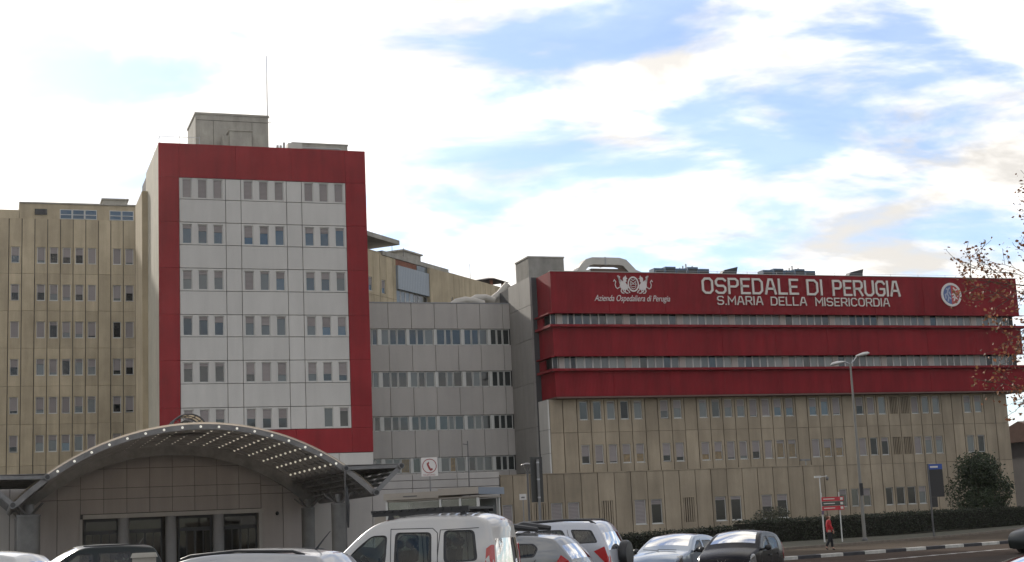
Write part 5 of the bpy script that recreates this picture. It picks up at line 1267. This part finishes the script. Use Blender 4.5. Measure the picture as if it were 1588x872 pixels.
# ------------------------------------------------------------------ vegetation
def leafmat(name, col, var=.5, trans=.25):
    m = bpy.data.materials.new(name); m.use_nodes = True; t = m.node_tree; b = t.nodes['Principled BSDF']; b.inputs['Roughness'].default_value = .55
    nn_, lk2 = t.nodes.new, t.links.new
    geo = nn_('ShaderNodeNewGeometry'); mr = nn_('ShaderNodeMapRange'); lk2(geo.outputs['Random Per Island'], mr.inputs[0]); mr.inputs[3].default_value = 1-var; mr.inputs[4].default_value = 1+var
    mx = nn_('ShaderNodeMixRGB'); mx.blend_type = 'MULTIPLY'; mx.inputs[0].default_value = 1; mx.inputs[1].default_value = (*col, 1); lk2(mr.outputs[0], mx.inputs[2]); lk2(mx.outputs[0], b.inputs['Base Color'])
    tr = nn_('ShaderNodeBsdfTranslucent'); lk2(mx.outputs[0], tr.inputs[0]); ms = nn_('ShaderNodeMixShader'); ms.inputs[0].default_value = trans
    o = t.nodes['Material Output']; lk2(b.outputs[0], ms.inputs[1]); lk2(tr.outputs[0], ms.inputs[2]); lk2(ms.outputs[0], o.inputs[0]); return m
LEAFD = leafmat('evergreen_leaf', (.040, .055, .025)); LEAFH = leafmat('hedge_leaf', (.034, .040, .022)); LEAFO = leafmat('olive_leaf', (.085, .085, .055)); LEAFA = leafmat('autumn_leaf', (.23, .105, .05), .55, .35)
BARK = mat('bark', (.09, .07, .055), .95, var=.3, vscale=6, bump=.6, bscale=12)
def leaf(b, p, size, rng, shape=.5):
    d = Vector((rng.gauss(0, 1), rng.gauss(0, 1), rng.gauss(0, .7))).normalized(); s = d.orthogonal().normalized()
    s = (Matrix.Rotation(rng.random()*6.28, 3, d) @ s)*size*shape*.5; d = d*size*.5; p = Vector(p); n_ = d.cross(s).normalized()*size*.12
    k = len(b.v); b.v += [tuple(p-d), tuple(p+s+n_), tuple(p+d), tuple(p-s+n_)]; b.f += [(k, k+1, k+2), (k, k+2, k+3)]
def raw(b, name, m, parent=None, loc=(0, 0, 0), rz=0): return obj(name, b.mesh(name, fix=False), m, parent, loc, rz)
def bush(name, label, pos, rx, h, n, leafsize, m, seed, lobes=9, cat='bush', zb=0.0):
    rng = random.Random(seed); t = thing(name, label, cat, (pos[0], pos[1], G(*pos)+.15))
    b = MB().tube([(0, 0, 0), (.05, 0, h*.3), (0, .05, h*.6)], [.12, .09, .05], 7)
    L_ = []
    for i in range(lobes):
        a_ = rng.random()*6.28; hh = rng.random(); rr_ = rx*(.62 if hh < .6 else .35)*sqrt(rng.random())
        c = Vector((cos(a_)*rr_, sin(a_)*rr_, h*(.22+.56*hh))); L_.append((c, rx*rng.uniform(.38, .62), h*rng.uniform(.16, .28)))
        b.tube([(0, 0, h*.12), tuple(c*.6), tuple(c)], [.06, .04, .02], 5)
    b.build('trunk', BARK, t)
    b = MB()
    for _ in range(n):
        c, r, hz_ = L_[rng.randrange(lobes)]
        d = Vector((rng.gauss(0, 1), rng.gauss(0, 1), rng.gauss(0, 1))).normalized()*(rng.random()**.33)*(1.0 if rng.random() > .08 else rng.uniform(1.05, 1.35))
        q = c + Vector((d.x*r, d.y*r, d.z*hz_)); q.z = max(.05, q.z)
        if noise.noise(q*1.6+Vector((seed, 0, 0))) < -.28: continue
        leaf(b, q, leafsize*rng.uniform(.7, 1.3), rng)
    raw(b, 'crown', m, t); return t
bush('evergreen_tree', 'dense dark rounded evergreen behind the hedge at the right end of the facade', (33.0, 108.0), 2.5, 5.6, 16000, .20, LEAFD, 3, 14, 'tree')
bush('olive_bush', 'loose greyish green bush behind the hedge beside the annex windows', (15.5, 93.5), 1.6, 2.45, 4500, .16, LEAFO, 5, 9)
def hedge(name, label, p0, p1, wd, h0, h1, n, seed, m=LEAFH):
    rng = random.Random(seed); p0, p1 = Vector(p0), Vector(p1); d = p1-p0; Lh = d.length; d.normalize(); nr = Vector((-d.y, d.x))
    t = thing(name, label, 'hedge', (p0.x, p0.y, G(p0.x, p0.y)+.2), atan2(d.y, d.x)); b = MB(); st = 24
    for i in range(st+1):
        x = Lh*i/st; h = h0+(h1-h0)*i/st-.14; q = p0+d*x; dz = G(q.x, q.y)-G(p0.x, p0.y)
        b.v += [(x, .16, dz), (x, wd-.16, dz), (x, wd-.2, h+dz), (x, .2, h+dz)]
    for i in range(st):
        a = i*4; b.f += [(a+k, a+(k+1) % 4, a+4+(k+1) % 4, a+4+k) for k in range(4)]
    b.f += [(3, 2, 1, 0), (st*4, st*4+1, st*4+2, st*4+3)]
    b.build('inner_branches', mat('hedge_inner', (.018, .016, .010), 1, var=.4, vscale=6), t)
    b = MB()
    for _ in range(n):
        x = rng.random()*Lh; h = h0+(h1-h0)*x/Lh; q = p0+d*x; dz = G(q.x, q.y)-G(p0.x, p0.y)
        h *= 1+.05*noise.noise(Vector((x*.8, seed, 0)))
        if rng.random() < .62: y = abs(rng.gauss(0, .07)); z = rng.random()*h
        else: y = rng.random()*wd; z = h-.04+rng.gauss(0, .07)
        y += .06*noise.noise(Vector((x*1.3, z*1.5, seed)))
        leaf(b, (x, y, z+dz), .13*rng.uniform(.7, 1.3), rng)
    raw(b, 'foliage', m, t); return t
hedge('clipped_hedge', 'long dark clipped hedge along the pavement behind the walker', (13.2, 88.2), (37.0, 108.5), 1.3, 1.42, 1.22, 15000, 11)
hedge('clipped_hedge', 'low dark hedge behind the two parked cars at the annex foot', (4.6, 84.5), (12.6, 88.0), 1.0, .95, 1.15, 4000, 12)
# autumn tree
def autumn_tree(pos, seed, H, label):
    rng = random.Random(seed); t = thing('autumn_tree', label, 'tree', (pos[0], pos[1], G(*pos)))
    tr = MB(); tips = []
    tr.tube([(0, 0, 0), (.05, .03, 1.2), (-.02, 0, 2.6), (.05, 0, 4.2), (0, .05, 6.4), (.05, 0, 8.6), (0, 0, H-1)], [.26, .2, .17, .14, .11, .08, .02], 10)
    def grow(p, d, L_, r, lev):
        pts = [p]; n = 4
        for i in range(n):
            d = (d + Vector((rng.gauss(0, .16), rng.gauss(0, .16), rng.gauss(.03, .12)))).normalized(); p = p + d*L_/n; pts.append(p)
            if lev >= 1: tips.append((p, lev))
            if lev < 3 and i >= 1:
                for _ in range(2 if lev < 2 else 1):
                    nd = (d + Vector((rng.gauss(0, .6), rng.gauss(0, .6), rng.gauss(0, .5)))).normalized(); grow(p, nd, L_*rng.uniform(.42, .6), r*.5, lev+1)
        tr.tube(pts, [max(.006, r*(1-.75*i/n)) for i in range(n+1)], 5 if lev else 7)
    for i in range(36):
        z = 2.8 + (H-3.8)*i/35; a_ = i*2.4 + rng.random()*.5; L_ = 3.8*(1-.5*max(0, (z-8.5)/(H-7)))*rng.uniform(.8, 1.1)
        if z < 4: L_ *= .75
        grow(Vector((0, 0, z)), Vector((cos(a_), sin(a_), rng.uniform(-.05, .45))).normalized(), L_, .06, 0)
    tr.build('trunk', BARK, t)
    b = MB()
    for p, lev in tips:
        for _ in range(rng.choice((1, 2, 2, 3)) if lev > 1 else 1):
            leaf(b, p+Vector((rng.gauss(0, .12), rng.gauss(0, .12), rng.gauss(-.05, .12))), .115*rng.uniform(.6, 1.3), rng, .75)
    raw(b, 'crown', LEAFA, t); return t
autumn_tree((19.6, 41.5), 21, 16.0, 'tall tree with sparse reddish brown leaves at the right edge')

# ------------------------------------------------------------------ person walking on the pavement
def skin(name, joints, edges_, m, parent, sub=2):
    me = bpy.data.meshes.new(name); me.from_pydata([j[0] for j in joints], edges_, [])
    o = bpy.data.objects.new(name, me); COL.objects.link(o)
    o.modifiers.new('skin', 'SKIN'); s_ = o.modifiers.new('sub', 'SUBSURF'); s_.levels = sub; s_.render_levels = sub
    for i, j in enumerate(joints): me.skin_vertices[0].data[i].radius = (j[1], j[2] if len(j) > 2 else j[1])
    me.skin_vertices[0].data[0].use_root = True
    dg = bpy.context.evaluated_depsgraph_get(); dg.update(); nm = bpy.data.meshes.new_from_object(o.evaluated_get(dg)); bpy.data.objects.remove(o)
    nm.shade_smooth(); nm.materials.clear(); return obj(name, nm, m, parent)
px_, py_ = 14.75, 72.3
pe = thing('person', 'person in a red jacket and black trousers walking on the pavement', 'person', (px_, py_, G(px_, py_)+.12), radians(0))
SKIN = mat('skin', (.36, .21, .15), .6); JK = mat('jacket_red', (.42, .015, .022), .8, var=.15, vscale=8); TRS = mat('trousers_black', (.012, .012, .014), .85); HAIR = mat('hair_brown', (.11, .055, .03), .8)
# walking towards +x: body, arms with fingers, legs in mid-stride
J = [((0, 0, .90), .12, .10), ((0, 0, 1.12), .12, .10), ((.01, 0, 1.32), .15, .10), ((.02, 0, 1.43), .05, .05), ((.035, 0, 1.50), .075, .085), ((.045, 0, 1.58), .085, .095), ((.03, 0, 1.63), .05, .06),
     ((0, .17, 1.36), .05), ((-.06, .21, 1.12), .042), ((.06, .21, .90), .032), ((0, -.17, 1.36), .05), ((.04, -.21, 1.12), .042), ((.16, -.19, .93), .032),
     ((0, .09, .84), .085), ((.10, .09, .48), .06), ((.12, .09, .09), .04), ((.24, .09, .04), .035), ((0, -.09, .84), .085), ((-.04, -.09, .48), .06), ((-.22, -.09, .14), .04), ((-.13, -.09, .05), .035)]
E_ = [(0, 1), (1, 2), (2, 3), (3, 4), (4, 5), (5, 6), (2, 7), (7, 8), (8, 9), (2, 10), (10, 11), (11, 12), (0, 13), (13, 14), (14, 15), (15, 16), (0, 17), (17, 18), (18, 19), (19, 20)]
for s, w0 in ((1, 9), (-1, 12)):
    wp = Vector(J[w0][0])
    k = len(J); J.append((tuple(wp+Vector((.02, 0, -.07))), .03, .016)); E_.append((w0, k))
    for f_ in range(4):
        a = wp+Vector((.04-.022*f_, 0, -.11)); J.append((tuple(a), .009)); E_.append((k, len(J)-1)); J.append((tuple(a+Vector((.004, -s*.012, -.045-.006*(1.5-abs(f_-1.5))))), .008)); E_.append((len(J)-2, len(J)-1))
    J.append((tuple(wp+Vector((.055, 0, -.085))), .009)); E_.append((k, len(J)-1))
skin('body', J, E_, SKIN, pe, 1)
jk = [((0, 0, .80), .16, .13), ((0, 0, .98), .155, .13), ((0, 0, 1.16), .15, .13), ((.01, 0, 1.34), .165, .12), ((.02, 0, 1.43), .08, .08), ((0, .175, 1.37), .075), ((-.06, .22, 1.12), .066), ((.05, .215, .93), .055), ((0, -.175, 1.37), .075), ((.04, -.22, 1.12), .066), ((.15, -.195, .96), .055)]
skin('jacket', jk, [(0, 1), (1, 2), (2, 3), (3, 4), (3, 5), (5, 6), (6, 7), (3, 8), (8, 9), (9, 10)], JK, pe)
tro = [((0, 0, .90), .14, .12), ((0, .09, .80), .10), ((.10, .09, .48), .08), ((.12, .09, .12), .065), ((0, -.09, .80), .10), ((-.04, -.09, .48), .08), ((-.21, -.09, .17), .062)]
skin('trousers', tro, [(0, 1), (1, 2), (2, 3), (0, 4), (4, 5), (5, 6)], TRS, pe)
skin('hair', [((.0, 0, 1.62), .085, .095), ((-.03, 0, 1.55), .09, .10), ((-.05, 0, 1.46), .07, .085)], [(0, 1), (1, 2)], HAIR, pe)
for q in ([((.10, .09, .05), .045), ((.25, .09, .035), .04)], [((-.235, -.09, .12), .045), ((-.12, -.09, .035), .04)]): skin('shoe', q, [(0, 1)], BLACK, pe, 1)
for s in (1, -1): MB().lathe([(.002, -.008), (.008, 0), (.002, .008)], 8, 'x', (.128, s*.032, 1.565)).build('eye', BLACK, pe)

# ------------------------------------------------------------------ thin haze added to imitate lens flare
hz = MB().box(-3100, 3100, -700, 4700, -1.3, 44.5).build('veil', None); tag(hz, kind='stuff', label='thin bright haze added to stand in for lens flare around the hospital')
hm = bpy.data.materials.new('veil'); hm.use_nodes = True; ht = hm.node_tree; ht.nodes.clear()
ho = ht.nodes.new('ShaderNodeOutputMaterial'); hv = ht.nodes.new('ShaderNodeVolumePrincipled'); hv.inputs['Color'].default_value = (.95, .93, .9, 1)
hv.inputs['Density'].default_value = 0.00007; hv.inputs['Anisotropy'].default_value = 0.7
ht.links.new(hv.outputs[0], ho.inputs['Volume']); hz.data.materials.append(hm)
